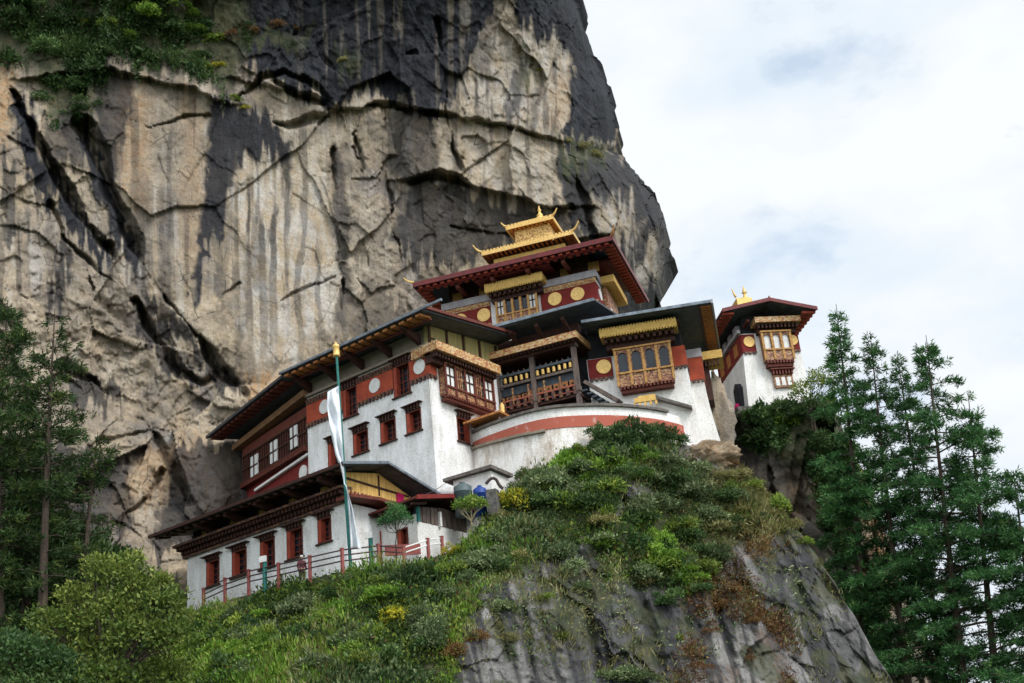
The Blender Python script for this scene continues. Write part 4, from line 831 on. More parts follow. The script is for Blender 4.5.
band(CF, -6.25, -4.55, 5.15, 6.6, shr, 'maroon', .07, 'carvedark', 0, .22)
band(CF, -.36, .55, 5.15, 6.62, shr, 'redband', .07, 'carvedark', 0, .22)
bs = MB(); bs.box(CS, -.05, 1.6, 5.15, 6.62, .45, .56); bs.box(CF, b2[0]-1.2, b2[0]+.08, b2[1]+.06, b2[1]+1.75, -6, -2.32); bs.build('side_band', M['redband'], shr)
t_ = MB(); t_.dent(CF, b2[0]-1.2, b2[0]+.1, b2[1]-.14, b2[1]+.05, -2.4, -2.2, .3, .6); t_.build('tooth_row', M['carvedark'], shr); t_ = MB(); t_.dent(CS, -.05, 1.6, 4.95, 5.14, .44, .62, .3, .6); t_.build('tooth_row', M['carvedark'], shr)
MB().box(CF, b2[0]-1.0, b2[0]+.12, b2[1]+1.76, b2[1]+2.4, -6, -2.28).build('ledge', M['greyslab'], shr)
MB().disc(CF, -5.15, 5.92, .52, .06, .14).build('gold_disc', M['gold'], shr)
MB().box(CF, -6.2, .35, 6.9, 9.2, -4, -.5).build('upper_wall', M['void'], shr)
rabsel(CF, -4.22, -.42, 3.98, 6.72, .75, 4, shr, 'carved', 'ochre', True, .36, (), .42, panelmat='carved')
cs = cornice(CF, -5.05, .3, 7.62, 8.12, 1.45, shr, 'yellow', 'timber', .75, frill=True, pitch=.42)
eL = CF.uv(583, 323, 2.2); eR = CF.uv(711, 300.5, 2.2); ev = (eL[1]+eR[1])/2
sr = roof_slab(CF, [(eL[0], 2.2, ev-.1), (eR[0], 2.2, ev-.1), (eR[0], -9, ev+.85), (eL[0], -9, ev+.85)], .16, shr)
MB().box(CF, eL[0]-.1, eR[0]+.02, ev-.1, ev+.1, 2.21, 2.34).build('gutter', M['gutter'], sr)
# right verge: slatted soffit in orange and brown
CV = Face(CF.p(eR[0], 0, 2.2), 10, 0, azw=100)
a = MB(); n = 26
for k in range(n): u = .25+k*.43; v = ev-.1+u*.085; a.box(CV, u, u+.22, v-.13, v-.035, -.78, -.08)
a.build('rafter_ends', M['rafter'], sr)
a = MB(); a.hexa([CV.p(*q) for q in ((-.1, ev-.16, 0), (11.2, ev+.79, 0), (11.2, ev+.79, .12), (-.1, ev-.16, .12), (-.1, ev+.14, 0), (11.2, ev+1.1, 0), (11.2, ev+1.1, .12), (-.1, ev+.14, .12))]); a.build('verge_board', M['greyslab'], sr)
a = MB(); a.hexa([CV.p(*q) for q in ((.1, ev-.3, -.95), (11, ev+.62, -.95), (11, ev+.62, -.8), (.1, ev-.3, -.8), (.1, ev-.12, -.95), (11, ev+.8, -.95), (11, ev+.8, -.8), (.1, ev-.12, -.8))]); a.build('purlin', M['timber'], sr)
for u in (-4.6, -2.0, .4):
    b = MB(); b.hexa([CF.p(*q) for q in ((u-.12, 8.2, -.5), (u+.12, 8.2, -.5), (u+.12, ev-.6, 1.1), (u-.12, ev-.6, 1.1), (u-.12, 8.5, -.5), (u+.12, 8.5, -.5), (u+.12, ev-.35, 1.1), (u-.12, ev-.35, 1.1))]); b.build('bracket', M['timber'], shr)
# side bay behind the corner
sb = CF.uv(712, 357, -4); 
c2 = MB(); c2.box(CF, sb[0]-1.6, sb[0]+.75, sb[1]-.25, sb[1]+.35, -6, -3.6); c2.build('side_cornice', M['yellow'], shr)
c3 = MB(); c3.box(CF, sb[0]-1.4, sb[0]-.35, sb[1]-3.2, sb[1]-.3, -6, -4.0); c3.dent(CF, sb[0]-1.2, sb[0]+.5, sb[1]-.75, sb[1]-.3, -4.0, -3.7, .3, .5); c3.build('side_bay', M['timber'], shr)
# things on the terrace
yb = CF.uv(635, 406, 2.0); yc = CF.uv(656, 400, 2.0)
ys = thing('wooden_stand', CF.p((yb[0]+yc[0])/2, yb[1], 2.0), 'yellow carved wooden stand on the terrace coping below the four-arched bay', 'stand')
a = MB(); v0_ = yb[1]-.1
a.box(CF, yb[0], yc[0], v0_+.28, v0_+.62, 1.9, 2.1)
for k in range(5): u = yb[0]+(yc[0]-yb[0])*k/4; a.box(CF, u-.07, u+.07, v0_, v0_+.3, 1.92, 2.08)
a.box(CF, yb[0]+.3, yc[0], v0_+.62, v0_+.72, 1.92, 2.08); a.build('panel', M['yellow'], ys)
lb = CF.uv(652, 396, .6); lc = CF.uv(692, 407, .6)
a = MB(); a.hexa([CF.p(*q) for q in ((lb[0], lb[1]-.15, .2), (lc[0], lc[1]-.12, .2), (lc[0], lc[1]-.12, .75), (lb[0], lb[1]-.15, .75), (lb[0], lb[1]+.1, .2), (lc[0], lc[1]+.06, .2), (lc[0], lc[1]+.06, .75), (lb[0], lb[1]+.1, .75))])
tag(a.build('stone_ledge', M['stonecap']), 'sloping brown ledge of slates across the foot of the white shrine house', 'ledge')
pw = MB(); pwp = P(503, 418, 79.2)
tag(pw.lathe(pwp, (0, 0, 1), [(0, .1), (.05, .17), (.9, .17), (.98, .1), (1.1, .04)], 12).build('gilded_cylinder', M['gold']), 'tall gold prayer cylinder standing at the left foot of the gallery', 'cylinder')

# ------------------------------------------------------------------ upper temple
OT = P(600, 320, 90); TF = Face(OT, 107, 0, azw=196); TS = Face(OT, 15, 0, azw=107)
tem = thing('upper_temple', OT, 'topmost temple with gold discs on a maroon wall and gilded tiers on its roof', 'building')
a = MB(); a.box(TF, -13, 0, -4, 4.3, -7, 0); a.build('wall', M['white_clean'], tem)
band(TF, -13, -8.9, 1.75, 3.3, tem, 'maroon', .08, 'frieze', .42, .28); band(TF, -4.6, .08, 1.75, 3.3, tem, 'maroon', .08, 'frieze', .42, .28)
bs = MB(); bs.box(TS, .02, 6.5, 1.75, 3.3, -.02, .09); bs.build('side_band', M['maroon'], tem)
MB().box(TF, -13.1, .15, 3.74, 4.34, -.5, .22).build('ledge', M['greyslab'], tem); MB().box(TS, -.2, 6.5, 3.74, 4.34, -.5, .2).build('side_ledge', M['greyslab'], tem)
for u in (-11.55, -9.5, -3.42, -1.52): MB().disc(TF, u, 2.6, .57, .07, .15).build('gold_disc', M['gold'], tem)
MB().disc(TS, 1.0, 2.6, .5, .08, .15).build('gold_disc', M['paper'], tem)
rabsel(TF, -8.25, -4.85, 1.3, 3.75, .5, 5, tem, 'carved', 'ochre', True, .3, (0, 4), .3)
cornice(TF, -8.9, -3.95, 4.0, 4.6, 1.3, tem, 'yellow', 'timber', .7, frill=True, pitch=.42)
hd_ = MB(); hd_.hexa([TF.p(*q) for q in ((-9.6, 5.1, -.5), (-3.2, 5.1, -.5), (-3.2, 4.95, 1.7), (-9.6, 4.95, 1.7), (-9.6, 5.3, -.5), (-3.2, 5.3, -.5), (-3.2, 5.15, 1.7), (-9.6, 5.15, 1.7))]); hd_.build('hood', M['redroof'], tem)
MB().box(TF, -12.6, -.3, 4.34, 7.3, -6.5, -.6).build('upper_wall', M['timber'], tem)
for k in range(6): u = -12.3+k*2.35; MB().box(TF, u, u+.9, 4.5, 5.4, -.6, -.52).build('attic_panel', M['ochre'], tem)
ew = 2.6; e1 = TF.uv(612, 239, ew); e0 = TF.uv(414, 284.5, ew); ev = (e0[1]+e1[1])/2
ridge = ev+2.0
OL, OR_, DB = e0[0], e1[0], -10.5
tr = roof_slab(TF, [(OL, ew, ev-.15), (OR_, ew, ev-.15), (OR_-4.5, -4, ridge-.2), (OL+4.5, -4, ridge-.2)], .3, tem, 'redroof')
roof_slab(TF, [(OR_, ew, ev-.15), (OR_, DB, ev-.15), (OR_-4.5, -4.3, ridge-.2), (OR_-4.5, -4, ridge-.2)], .3, tem, 'redroof', name='hip_roof')
roof_slab(TF, [(OL, DB, ev-.15), (OL, ew, ev-.15), (OL+4.5, -4, ridge-.2), (OL+4.5, -4.3, ridge-.2)], .3, tem, 'redroof', name='hip_roof')
MB().box(TF, OL+.3, OR_-.3, ev-.42, ev-.12, ew-.5, ew-.32).build('purlin', M['maroon'], tr)
fa = MB(); fa.box(TF, OL-.02, OR_+.02, ev-.2, ev+.2, ew, ew+.1); fa.box(TF, OR_, OR_+.1, ev-.2, ev+.2, DB, ew+.1); fa.box(TF, OL-.1, OL, ev-.2, ev+.2, DB, ew+.1); fa.build('fascia', M['redroof'], tr)
ra = MB(); ra.dent(TF, OL+.2, OR_-.2, ev-.36, ev-.2, ew-1.0, ew-.08, .62, .5)
TV = Face(TF.p(OR_, 0, ew), 16, 0, azw=107); ra.dent(TV, .3, 12.5, ev-.36, ev-.2, -.9, -.08, .62, .5); ra.build('rafter_ends', M['jamb'], tr)
TV2 = Face(TF.p(OL, 0, ew), 16, 0, azw=107); rb_ = MB(); rb_.dent(TV2, .3, 12, ev-.36, ev-.2, .08, .9, .62, .5); rb_.build('rafter_ends', M['jamb'], tr)
for u in (-11, -8, -5, -2):
    b = MB(); b.hexa([TF.p(*q) for q in ((u-.14, 4.7, -.6), (u+.14, 4.7, -.6), (u+.14, ev-.8, 1.9), (u-.14, ev-.8, 1.9), (u-.14, 5.1, -.6), (u+.14, 5.1, -.6), (u+.14, ev-.5, 1.9), (u-.14, ev-.5, 1.9))]); b.build('bracket', M['redtimber'], tem)
# side bay and hood
MB().box(TS, 1.9, 6.0, .2, 3.6, -.1, .5).build('side_bay', M['carved'], tem)
MB().box(TS, 2.6, 3.5, .9, 2.0, .5, .56).build('paper_panel', M['paper'], tem)
sc = MB(); sc.box(TS, 1.4, 6.6, 3.75, 4.35, -.1, 1.3); sc.build('side_cornice', M['yellow'], tem)
sh = MB(); sh.box(TS, .6, 7.0, 5.2, 5.42, -.5, 1.85); sh.build('side_hood', M['redroof'], tem)
# curled corner finials
def curl(F, u, v, w, du, dw, s, m, parent, name='corner_finial'):
    a = MB(); p0 = F.p(u, v, w); dirv = F.p(u+du, v, w+dw)-p0; pts = []
    for k in range(7): t_ = k/6; pts.append(p0+dirv*(.95*t_)*s+np.array([0, 0, s*(.05+.75*t_**2)]))
    for k in range(6): a.tube(pts[k], pts[k+1], .13*(1-k/9), .13*(1-(k+1)/9), 7)
    return a.build(name, M[m], parent)
curl(TF, OR_, ev+.2, ew, .4, .4, .9, 'rafter', tem); curl(TF, OL, ev+.2, ew, -1.2, .3, .7, 'gold', tem)
# gilded lantern of two tiers
def tier(cu, cw, hu, hw, v, rise, parent, top):
    n = roof_slab(TF, [(cu-hu, cw+hw, v), (cu+hu, cw+hw, v), (cu+hu*.55, cw+hw*.3, v+rise), (cu-hu*.55, cw+hw*.3, v+rise)], .16, parent, 'gold', 'ochre', 'gilded_roof')
    for s_ in (-1, 1): roof_slab(TF, [(cu+s_*hu, cw+hw, v), (cu+s_*hu, cw-hw, v), (cu+s_*hu*.55, cw-hw*.3, v+rise), (cu+s_*hu*.55, cw+hw*.3, v+rise)], .16, parent, 'gold', 'ochre', 'gilded_roof')
    f = MB(); f.box(TF, cu-hu-.02, cu+hu+.02, v-.12, v+.2, cw+hw, cw+hw+.1); f.box(TF, cu+hu, cu+hu+.1, v-.12, v+.2, cw-hw, cw+hw+.1); f.box(TF, cu-hu-.1, cu-hu, v-.12, v+.2, cw-hw, cw+hw+.1)
    f.dent(TF, cu-hu, cu+hu, v+.2, v+.34, cw+hw-.02, cw+hw+.08, .3, .6); f.build('gilded_fascia', M['gold'], n)
    r_ = MB(); r_.dent(TF, cu-hu+.1, cu+hu-.1, v-.16, v-.03, cw+hw-.9, cw+hw-.05, .4, .5); TT = Face(TF.p(cu+hu, 0, cw+hw), 16, 0, azw=107); r_.dent(TT, .15, 2*hw-.2, v-.16, v-.03, -.8, -.05, .4, .5); r_.build('rafter_ends', M['rafter'], n)
    return n
cw = -3.2
l1 = TF.uv(483, 255, cw+2.6); l2 = TF.uv(572, 231, cw+2.6); cu = (l1[0]+l2[0])/2; hu = (l2[0]-l1[0])/2; v1_ = (l1[1]+l2[1])/2
lan = MB(); lan.box(TF, cu-hu+1.0, cu+hu-1.0, ridge-.8, v1_+.3, cw-1.8, cw+1.5); lan.build('lantern_wall', M['soffit'], tem)
yv = TF.uv(494, 264, cw+1.9); yv2 = TF.uv(565, 245, cw+1.9); MB().box(TF, yv[0], yv2[0], yv[1]-.25, yv2[1]+.2, cw+1.52, cw+1.9).build('lantern_cornice', M['yellow'], tem)
for k in range(4): u = cu-hu+1.6+k*(2*hu-3.2)/3; MB().box(TF, u-.08, u+.08, v1_-1.6, v1_-.05, cw+1.5, cw+1.7).build('lantern_post', M['ochre'], tem)
tier(cu, cw, hu, 2.6, v1_-.1, .9, tem, 0)
k1 = TF.uv(507, 228, cw+1.5); k2 = TF.uv(552, 217, cw+1.5); cu2 = (k1[0]+k2[0])/2; hu2 = (k2[0]-k1[0])/2; v2_ = (k1[1]+k2[1])/2
ln2 = MB(); ln2.box(TF, cu2-hu2+.5, cu2+hu2-.4, v1_+.5, v2_, cw-.9, cw+1.05); ln2.build('lantern_lattice', M['goldlattice'], tem)
tier(cu2, cw, hu2, 1.5, v2_-.1, .8, tem, 1)
pb = TF.p(cu2+.6, v2_+.7, cw)
MB().lathe(pb, (0, 0, 1), [(-.6, .65), (-.3, .6), (-.05, .34), (.05, .42), (.25, .44), (.42, .22), (.5, .28), (.62, .26), (.74, .13), (.98, .1), (1.08, .18), (1.15, .1), (1.5, .03)], 16).build('pinnacle', M['gold'], tem, True)
for s_, (uu, vv, ww, sz) in (((-1), (cu-hu, v1_+.1, cw+2.6, 1.0)), (1, (cu+hu, v1_+.1, cw+2.6, .9)), (-1, (cu2-hu2, v2_+.1, cw+1.5, .6)), (1, (cu2+hu2, v2_+.1, cw+1.5, .7))): curl(TF, uu, vv, ww, .8*s_, .2, sz, 'gold', tem)

# ------------------------------------------------------------------ tower house on the crag
OD = P(748, 406, 92); DF = Face(OD, 82, .0, azw=172); DS = Face(OD, -14, 0, azw=262)
tow = thing('tower_house', OD, 'small white tower house with an arched bay and maroon roof standing alone on the crag', 'building')
a = MB()
n = 5; ring = []
for i in range(n+1):
    t_ = i/n; v = -1.5+7.6*t_; k = .55*(1-t_); ring.append([DF.p(.45-k, v, .0+k*.3), DF.p(4.95+k*.7, v, k*.3), DF.p(4.95+k*.7, v, -7), DF.p(.45-k, v, -7)])
vs = [p for r_ in ring for p in r_]; a.add(vs, [(4*i+j, 4*i+(j+1) % 4, 4*i+4+(j+1) % 4, 4*i+4+j) for i in range(n) for j in range(4)]+[(4*n, 4*n+1, 4*n+2, 4*n+3)]); a.build('wall', M['white_clean'], tow)
for u0_, u1_ in ((.36, 1.45), (4.15, 5.06)): band(DF, u0_, u1_, 4.5, 6.0, tow, 'maroon', .09, 'carvedark', 0, .2)
sbm = MB(); sbm.box(DF, .3, .4, 4.4, 6.0, -7, .05); sbm.build('side_band', M['maroon'], tow)
for u in (.95, 4.5): MB().disc(DF, u, 5.35, .45, .08, .16).build('gold_disc', M['gold'], tow)
for w_ in (-1.5, -3.6, -5.7): MB().box(DF, .24, .31, 4.7, 5.7, w_-.45, w_+.45).build('side_panel', M['rafter'], tow)
rabsel(DF, 1.85, 4.15, 3.45, 5.85, .75, 3, tow, 'carved', 'ochre', True, .38, (), .5, 'paper')
# dark lights with a white curtain look: thin bars
c_ = cornice(DF, 1.35, 5.1, 6.55, 7.0, 1.2, tow, 'frieze', 'timber', .7)
sg = MB(); sg.box(DF, .05, .28, 6.05, 6.3, -7, .3); sg.build('side_ledge', M['greyslab'], tow)
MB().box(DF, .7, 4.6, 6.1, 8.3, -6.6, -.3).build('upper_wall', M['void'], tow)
for k in range(4): MB().box(DF, .35, .75, 6.3, 7.15, -6.5+k*1.6, -5.6+k*1.6).build('attic_panel', M['greyslab'], tow)
# lower window under the bay
for u0_, u1_, v0_, v1_ in ((2.35, 3.9, 1.3, 2.35),):
    w_ = MB().box(DF, u0_, u1_, v0_, v1_, -.1, .3).build('window', M['carved'], tow)
    for k in range(3): MB().box(DF, u0_+.12+k*.48, u0_+.42+k*.48, v0_+.15, v1_-.2, .3, .34).build('pane', M['paper'], w_)
    d = MB(); d.dent(DF, u0_-.1, u1_+.1, v1_+.02, v1_+.4, -.05, .5, .26, .5); d.box(DF, u0_-.2, u1_+.2, v1_+.4, v1_+.5, -.05, .6); d.build('lintel', M['redtimber'], w_)
eL = DF.uv(722, 310, 1.9); eR = DF.uv(817, 308, 1.9); ap = DF.uv(769, 299, 1.9)
for side, (p_, q_) in enumerate(((eL, ap), (ap, eR))):
    r_ = roof_slab(DF, [(p_[0], 1.9, p_[1]-.1), (q_[0], 1.9, q_[1]-.1), (q_[0], -8.5, q_[1]-.1), (p_[0], -8.5, p_[1]-.1)], .14, tow, 'redroof')
    v_ = MB(); v_.hexa([DF.p(*t_) for t_ in ((p_[0], p_[1]-.2, 1.9), (q_[0], q_[1]-.2, 1.9), (q_[0], q_[1]-.2, 2.02), (p_[0], p_[1]-.2, 2.02), (p_[0], p_[1]+.1, 1.9), (q_[0], q_[1]+.1, 1.9), (q_[0], q_[1]+.1, 2.02), (p_[0], p_[1]+.1, 2.02))]); v_.build('verge_board', M['redroof'], r_)
ra = MB()
for k in range(13): w_ = 1.7-k*.7; ra.box(DF, eR[0]-1.2, eR[0]-.1, eR[1]-.3, eR[1]-.14, w_-.3, w_)
ra.build('rafter_ends', M['jamb'], tow)
ra = MB()
for k in range(13): w_ = 1.7-k*.7; ra.box(DF, eL[0]+.1, eL[0]+1.0, eL[1]-.3, eL[1]-.14, w_-.3, w_)
ra.build('rafter_ends', M['jamb'], tow)
for u in (.9, 2.3, 3.6, 5.0):
    b = MB(); v_ = 7.0; b.hexa([DF.p(*q) for q in ((u-.1, v_-.3, -.3), (u+.1, v_-.3, -.3), (u+.1, eR[1]-.5, .9), (u-.1, eR[1]-.5, .9), (u-.1, v_, -.3), (u+.1, v_, -.3), (u+.1, eR[1]-.3, .9), (u-.1, eR[1]-.3, .9))]); b.build('bracket', M['redtimber'], tow)
gl = DF.uv(735, 303, -3); gr_ = DF.uv(750, 303, -3)
MB().box(DF, gl[0], gr_[0], gl[1]-1.0, gl[1]+.18, -4, -2.4).build('gilded_base', M['gold'], tow)
MB().lathe(DF.p((gl[0]+gr_[0])/2+.35, gl[1]+.18, -3.1), (0, 0, 1), [(0, .3), (.1, .34), (.16, .2), (.34, .24), (.46, .14), (.7, .12), (.78, .25), (.86, .1), (1.02, .15), (1.1, .08), (1.4, .03)], 14).build('pinnacle', M['gold'], tow, True)
curl(DF, gl[0], gl[1]+.3, -2.5, -.3, .1, .9, 'gold', tow)
MB().lathe(DF.p(ap[0]+.3, ap[1]+.1, 1.2), (0, 0, 1), [(0, .16), (.2, .2), (.35, .1), (.5, .03)], 8).build('ridge_knob', M['redtimber'], tow)
dr = MB(); dr.prism(DS, [(.9, .0), (1.9, .0), (1.9, 1.9), (1.4, 2.4), (.9, 1.9)], -.7, .16); dr.build('doorway', M['void'], tow)
# drystone footing under the tower
rw = MB(); rr = random.Random(3)
for row in range(4):
    u = -1.0
    while u < 3.4:
        l_ = rr.uniform(.35, .8); v = -.15-row*.34; rw.box(DF, u, u+l_-.03, v-.3, v-.01, -.8, .45+rr.uniform(-.08, .08)+row*.05); u += l_
rw.box(DF, -.9, 3.3, -1.6, -.2, -1, .3)
tag(rw.build('retaining_wall', M['concrete']), 'rough drystone retaining wall under the small tower house', 'wall')

# ------------------------------------------------------------------ small things round the houses
# water hut, tanks, post
OH = P(493, 500, 74.3); HL = Face(OH, 118, 0); HR = Face(OH, 40, 0)
hut = thing('water_hut', OH, 'little white hut with a flat dark slate roof behind the blue water tank', 'hut')
hv = HL.uv(493, 470)[1]
a = MB(); a.box(HL, -2.75, 0, -2.2, hv, -2.2, 0); a.build('wall', M['white_clean'], hut)
a = MB(); a.hexa([HL.p(*q) for q in ((-3.3, hv-.05, -2.4), (.25, hv+.05, -2.4), (.25, hv+.05, .35), (-3.3, hv-.05, .35), (-3.3, hv+.15, -2.4), (.25, hv+.28, -2.4), (.25, hv+.28, .35), (-3.3, hv+.15, .35))]); a.build('roof', M['stonecap'], hut)
for px_, r_, h_, m_, lab in ((463.5, .56, 1.0, 'greytank', 'grey-green plastic water tank left of the blue one'), (480.5, .42, .8, 'bluewater', 'bright blue plastic water tank with a round lid beside the small white hut')):
    b0 = P(px_, 500, 73.2)
    t_ = thing('water_tank', b0, lab, 'water tank')
    MB().lathe(b0, (0, 0, 1), [(-1.0, r_), (h_*.45, r_), (h_*.47, r_*1.04), (h_*.5, r_), (h_*.8, r_), (h_*.95, r_*.62), (h_, r_*.3)], 20).build('tank_body', M[m_], t_, True)
    MB().lathe(b0+np.array([0, 0, h_]), (0, 0, 1), [(0, r_*.32), (.1, r_*.32), (.12, r_*.2)], 14).build('lid', M[m_], t_)
pb_ = P(496, 532, 72.0); pt_ = P(494.5, 486, 72.0)
sp_ = thing('stone_post', pb_, 'dark weathered concrete post with an iron hoop between the tanks and the yellow bush', 'post')
SPF = Face(pb_, 108, 0); a = MB(); a.box(SPF, -.33, .30, -.6, 2.55, -.3, .3); a.box(SPF, -.40, .36, -.6, .4, -.36, .36); a.build('shaft', M['concrete'], sp_)
a = MB(); pr_ = None
for k in range(9):
    q_ = P(486+17*k/8, 484-6*math.sin(math.pi*min(1, k/6.5))+max(0, k-5)*1.5, 71.8)
    if pr_ is not None: a.tube(pr_, q_, .10, .10, 7)
    pr_ = q_
a.build('iron_hoop', M['iron'], sp_)
a = MB(); w0_ = Vector(P(411, 498, 70.6)); w1_ = Vector(P(452, 478, 74.4)); pr_ = w0_
for k in range(1, 9):
    q_ = w0_.lerp(w1_, k/8)-Vector((0, 0, .25*math.sin(math.pi*k/8))); a.tube(pr_, q_, .018, .018, 5); pr_ = q_
tag(a.build('cable', M['iron']), 'thin cable sagging from the porch roof to the white water hut', 'cable')

# railing along the path
rl = thing('railing', P(310, 572, 70.5), 'long red-posted railing along the path in front of the lower house', 'railing')
RP = [(203.5, 602), (225, 592), (248.7, 584), (278.7, 577.5), (310, 570.5), (342.4, 563.5)]
posts = []
for x_, y_ in RP: u_, v_ = LL.uv(x_, y_, 2.1); posts.append(LL.p(u_, v_, 2.1))
for x_, y_, Yd in ((379, 559, 69.3), (404, 561, 69.1), (428.5, 553, 70.0), (442.5, 551, 70.3)): posts.append(P(x_, y_, Yd))
for k, q_ in enumerate(posts):
    F_ = Face(q_, 128, 0); MB().box(F_, -.075, .075, -.7, .80, -.075, .075).box(F_, -.095, .095, .80, .87, -.095, .095).build('post', M['pinkred'], rl)
for k in range(len(posts)-1):
    for j, h_ in enumerate((.76, .46, .14)):
        if k > 5 and j == 2: continue
        p0, p1 = posts[k]+np.array([0, 0, h_]), posts[k+1]+np.array([0, 0, h_]); MB().tube(p0, p1, .04, .04, 6).build('rail', M['paper'] if k > 6 else M['iron'], rl)
bo = MB(); q0, q1 = P(385, 556, 69.9), P(419, 554, 70.4); d_ = q1-q0
bo.hexa([q0, q1, q1+np.array([.1, .12, 0]), q0+np.array([.1, .12, 0])]+[x+np.array([0, 0, .62]) for x in (q0, q1, q1+np.array([.1, .12, 0]), q0+np.array([.1, .12, 0]))])
tag(bo.build('board_fence', M['pinkred']), 'low faded pink board panel behind the railing below the porch', 'board')
# sign posts
for (bx, by, top, Yd, lab) in ((265, 583, 556, 72.4, 'small teal sign post with a white plate in front of the third red window'), (371.5, 560, 532, 69.9, 'teal sign post with a white plate by the porch door, right of the flagpole')):
    b0 = P(bx, by, Yd); h_ = (by-top)/FPX*Yd*1.02; F_ = Face(b0, 112, 0)
    t_ = thing('sign_post', b0, lab, 'sign post')
    MB().tube(b0-np.array([0, 0, .5]), b0+np.array([0, 0, h_]), .13, .13, 10).build('post', M['teal'], t_)
    a = MB(); a.box(F_, -.30, .18, h_-.36, h_, .08, .16); a.build('sign_plate', M['paper'], t_)

# flagpole and banner
f0, f1 = P(350.5, 560, 69.0), P(336.6, 356, 69.6)
fp = thing('flagpole', f0, 'tall teal flagpole with a gilded cylinder top, leaning before the hall', 'flagpole')
MB().tube(f0-np.array([0, 0, .8]), f1, .10, .075, 10).build('pole', M['teal'], fp)
ax = (f1-f0)/np.linalg.norm(f1-f0)
MB().lathe(f1, ax, [(-.05, .10), (0, .24), (.06, .2), (.55, .19), (.6, .23), (.72, .2), (.8, .09), (.95, .04)], 14).build('finial', M['gold'], fp, True)
nb, mb_ = 60, 9; prof = [(0, 11), (.1, 13), (.25, 11.5), (.4, 8.5), (.52, 6.5), (.62, 8), (.8, 9.5), (1, 12)]
bv = []
for i in range(nb+1):
    t_ = i/nb; py_ = 386+t_*(549-386); wpx = np.interp(t_, [p[0] for p in prof], [p[1] for p in prof])
    pxp = 338.5+(350-338.5)*(py_-386)/(560-386); side = np.interp(t_, [0, .42, .55, .75, 1], [1, .9, .3, -.45, -.9])      # twists round the pole on its way down
    for j in range(mb_+1):
        s_ = j/mb_; x_ = pxp-wpx*s_*side+(1.5 if t_ > .6 else 0); y_ = py_+(6*s_*(1-t_*2) if t_ < .5 else 0)
        bv.append(P(x_, y_, 68.86+.16*math.sin(s_*9+t_*11)+.10*math.sin(t_*31+s_*4)-.25*s_*t_))
bv = np.array(bv); i_ = np.arange((nb+1)*(mb_+1)).reshape(nb+1, mb_+1); bq = np.stack([i_[:-1, :-1], i_[1:, :-1], i_[1:, 1:], i_[:-1, 1:]], -1).reshape(-1, 4)
bn = npmesh('prayer_banner', bv, bq, M['cloth'], loc=bv.mean(0), smooth=True); sm_ = bn.modifiers.new('thick', 'SOLIDIFY'); sm_.thickness = .02
tag(bn, 'long narrow white prayer banner hanging down the teal flagpole', 'banner')

# a visitor behind the railing
def person(loc, az, label, jacket, trousers):
    t_ = thing('person', loc, label, 'person')
    J = {'pelvis': (0, 0, .88, .14), 'waist': (0, 0, 1.05, .13), 'chest': (0, 0, 1.28, .165), 'neck': (0, 0, 1.45, .055), 'chin': (0, -.02, 1.52, .07), 'head': (0, -.01, 1.62, .095), 'crown': (0, 0, 1.70, .07),
         'shl': (.19, 0, 1.38, .065), 'ell': (.26, .02, 1.10, .048), 'wrl': (.22, -.14, .92, .036), 'hal': (.2, -.2, .88, .035), 'shr': (-.19, 0, 1.38, .065), 'elr': (-.27, .03, 1.11, .048), 'wrr': (-.24, -.12, .92, .036), 'har': (-.22, -.18, .87, .035),
         'hil': (.1, 0, .84, .105), 'knl': (.11, -.03, .46, .068), 'anl': (.11, .02, .09, .045), 'tol': (.12, -.13, .03, .04), 'hir': (-.1, 0, .84, .105), 'knr': (-.11, -.02, .46, .068), 'anr': (-.11, .02, .09, .045), 'tor': (-.12, -.13, .03, .04)}
    E_ = ['pelvis-waist', 'waist-chest', 'chest-neck', 'neck-chin', 'chin-head', 'head-crown', 'chest-shl', 'shl-ell', 'ell-wrl', 'wrl-hal', 'chest-shr', 'shr-elr', 'elr-wrr', 'wrr-har', 'pelvis-hil', 'hil-knl', 'knl-anl', 'anl-tol', 'pelvis-hir', 'hir-knr', 'knr-anr', 'anr-tor']
    def body(keys, m, nm, grow=0.0, root='pelvis'):
        ks = list(keys); me = bpy.data.meshes.new(nm); es = [tuple(ks.index(x) for x in e_.split('-')) for e_ in E_ if all(x in ks for x in e_.split('-'))]
        c_, s_ = math.cos(az), math.sin(az)
        me.from_pydata([(J[k][0]*c_-J[k][1]*s_, J[k][0]*s_+J[k][1]*c_, J[k][2]) for k in ks], es, []); ob = bpy.data.objects.new(nm, me); COL.objects.link(ob); ob.parent = t_
        sk = ob.modifiers.new('skin', 'SKIN'); sk.use_smooth_shade = True
        for i2, k in enumerate(ks): me.skin_vertices[0].data[i2].radius = (J[k][3]+grow,)*2; me.skin_vertices[0].data[i2].use_root = (k == root)
        ss = ob.modifiers.new('smooth', 'SUBSURF'); ss.levels = ss.render_levels = 2; me.materials.append(m); return ob
    body(J.keys(), M['skin'], 'body')
    body(['pelvis', 'waist', 'chest', 'shl', 'ell', 'wrl', 'shr', 'elr', 'wrr', 'neck'], jacket, 'jacket', .022, 'chest')
    body(['pelvis', 'hil', 'knl', 'anl', 'hir', 'knr', 'anr'], trousers, 'trousers', .018)
    o_ = Vector(loc)
    MB().lathe(o_+Vector((0, 0, 1.655)), (0, 0, 1), [(0, .108), (.05, .106), (.09, .085), (.115, .04)], 14).build('cap', M['paper'], t_, True)
    fa_ = MB(); dx, dy = math.sin(az), -math.cos(az)
    fa_.lathe(o_+Vector((dx*.09, dy*.09, 1.60)), (dx, dy, -.3), [(0, .02), (.03, .016), (.04, .005)], 8); fa_.build('nose', M['skin'], t_)
    return t_
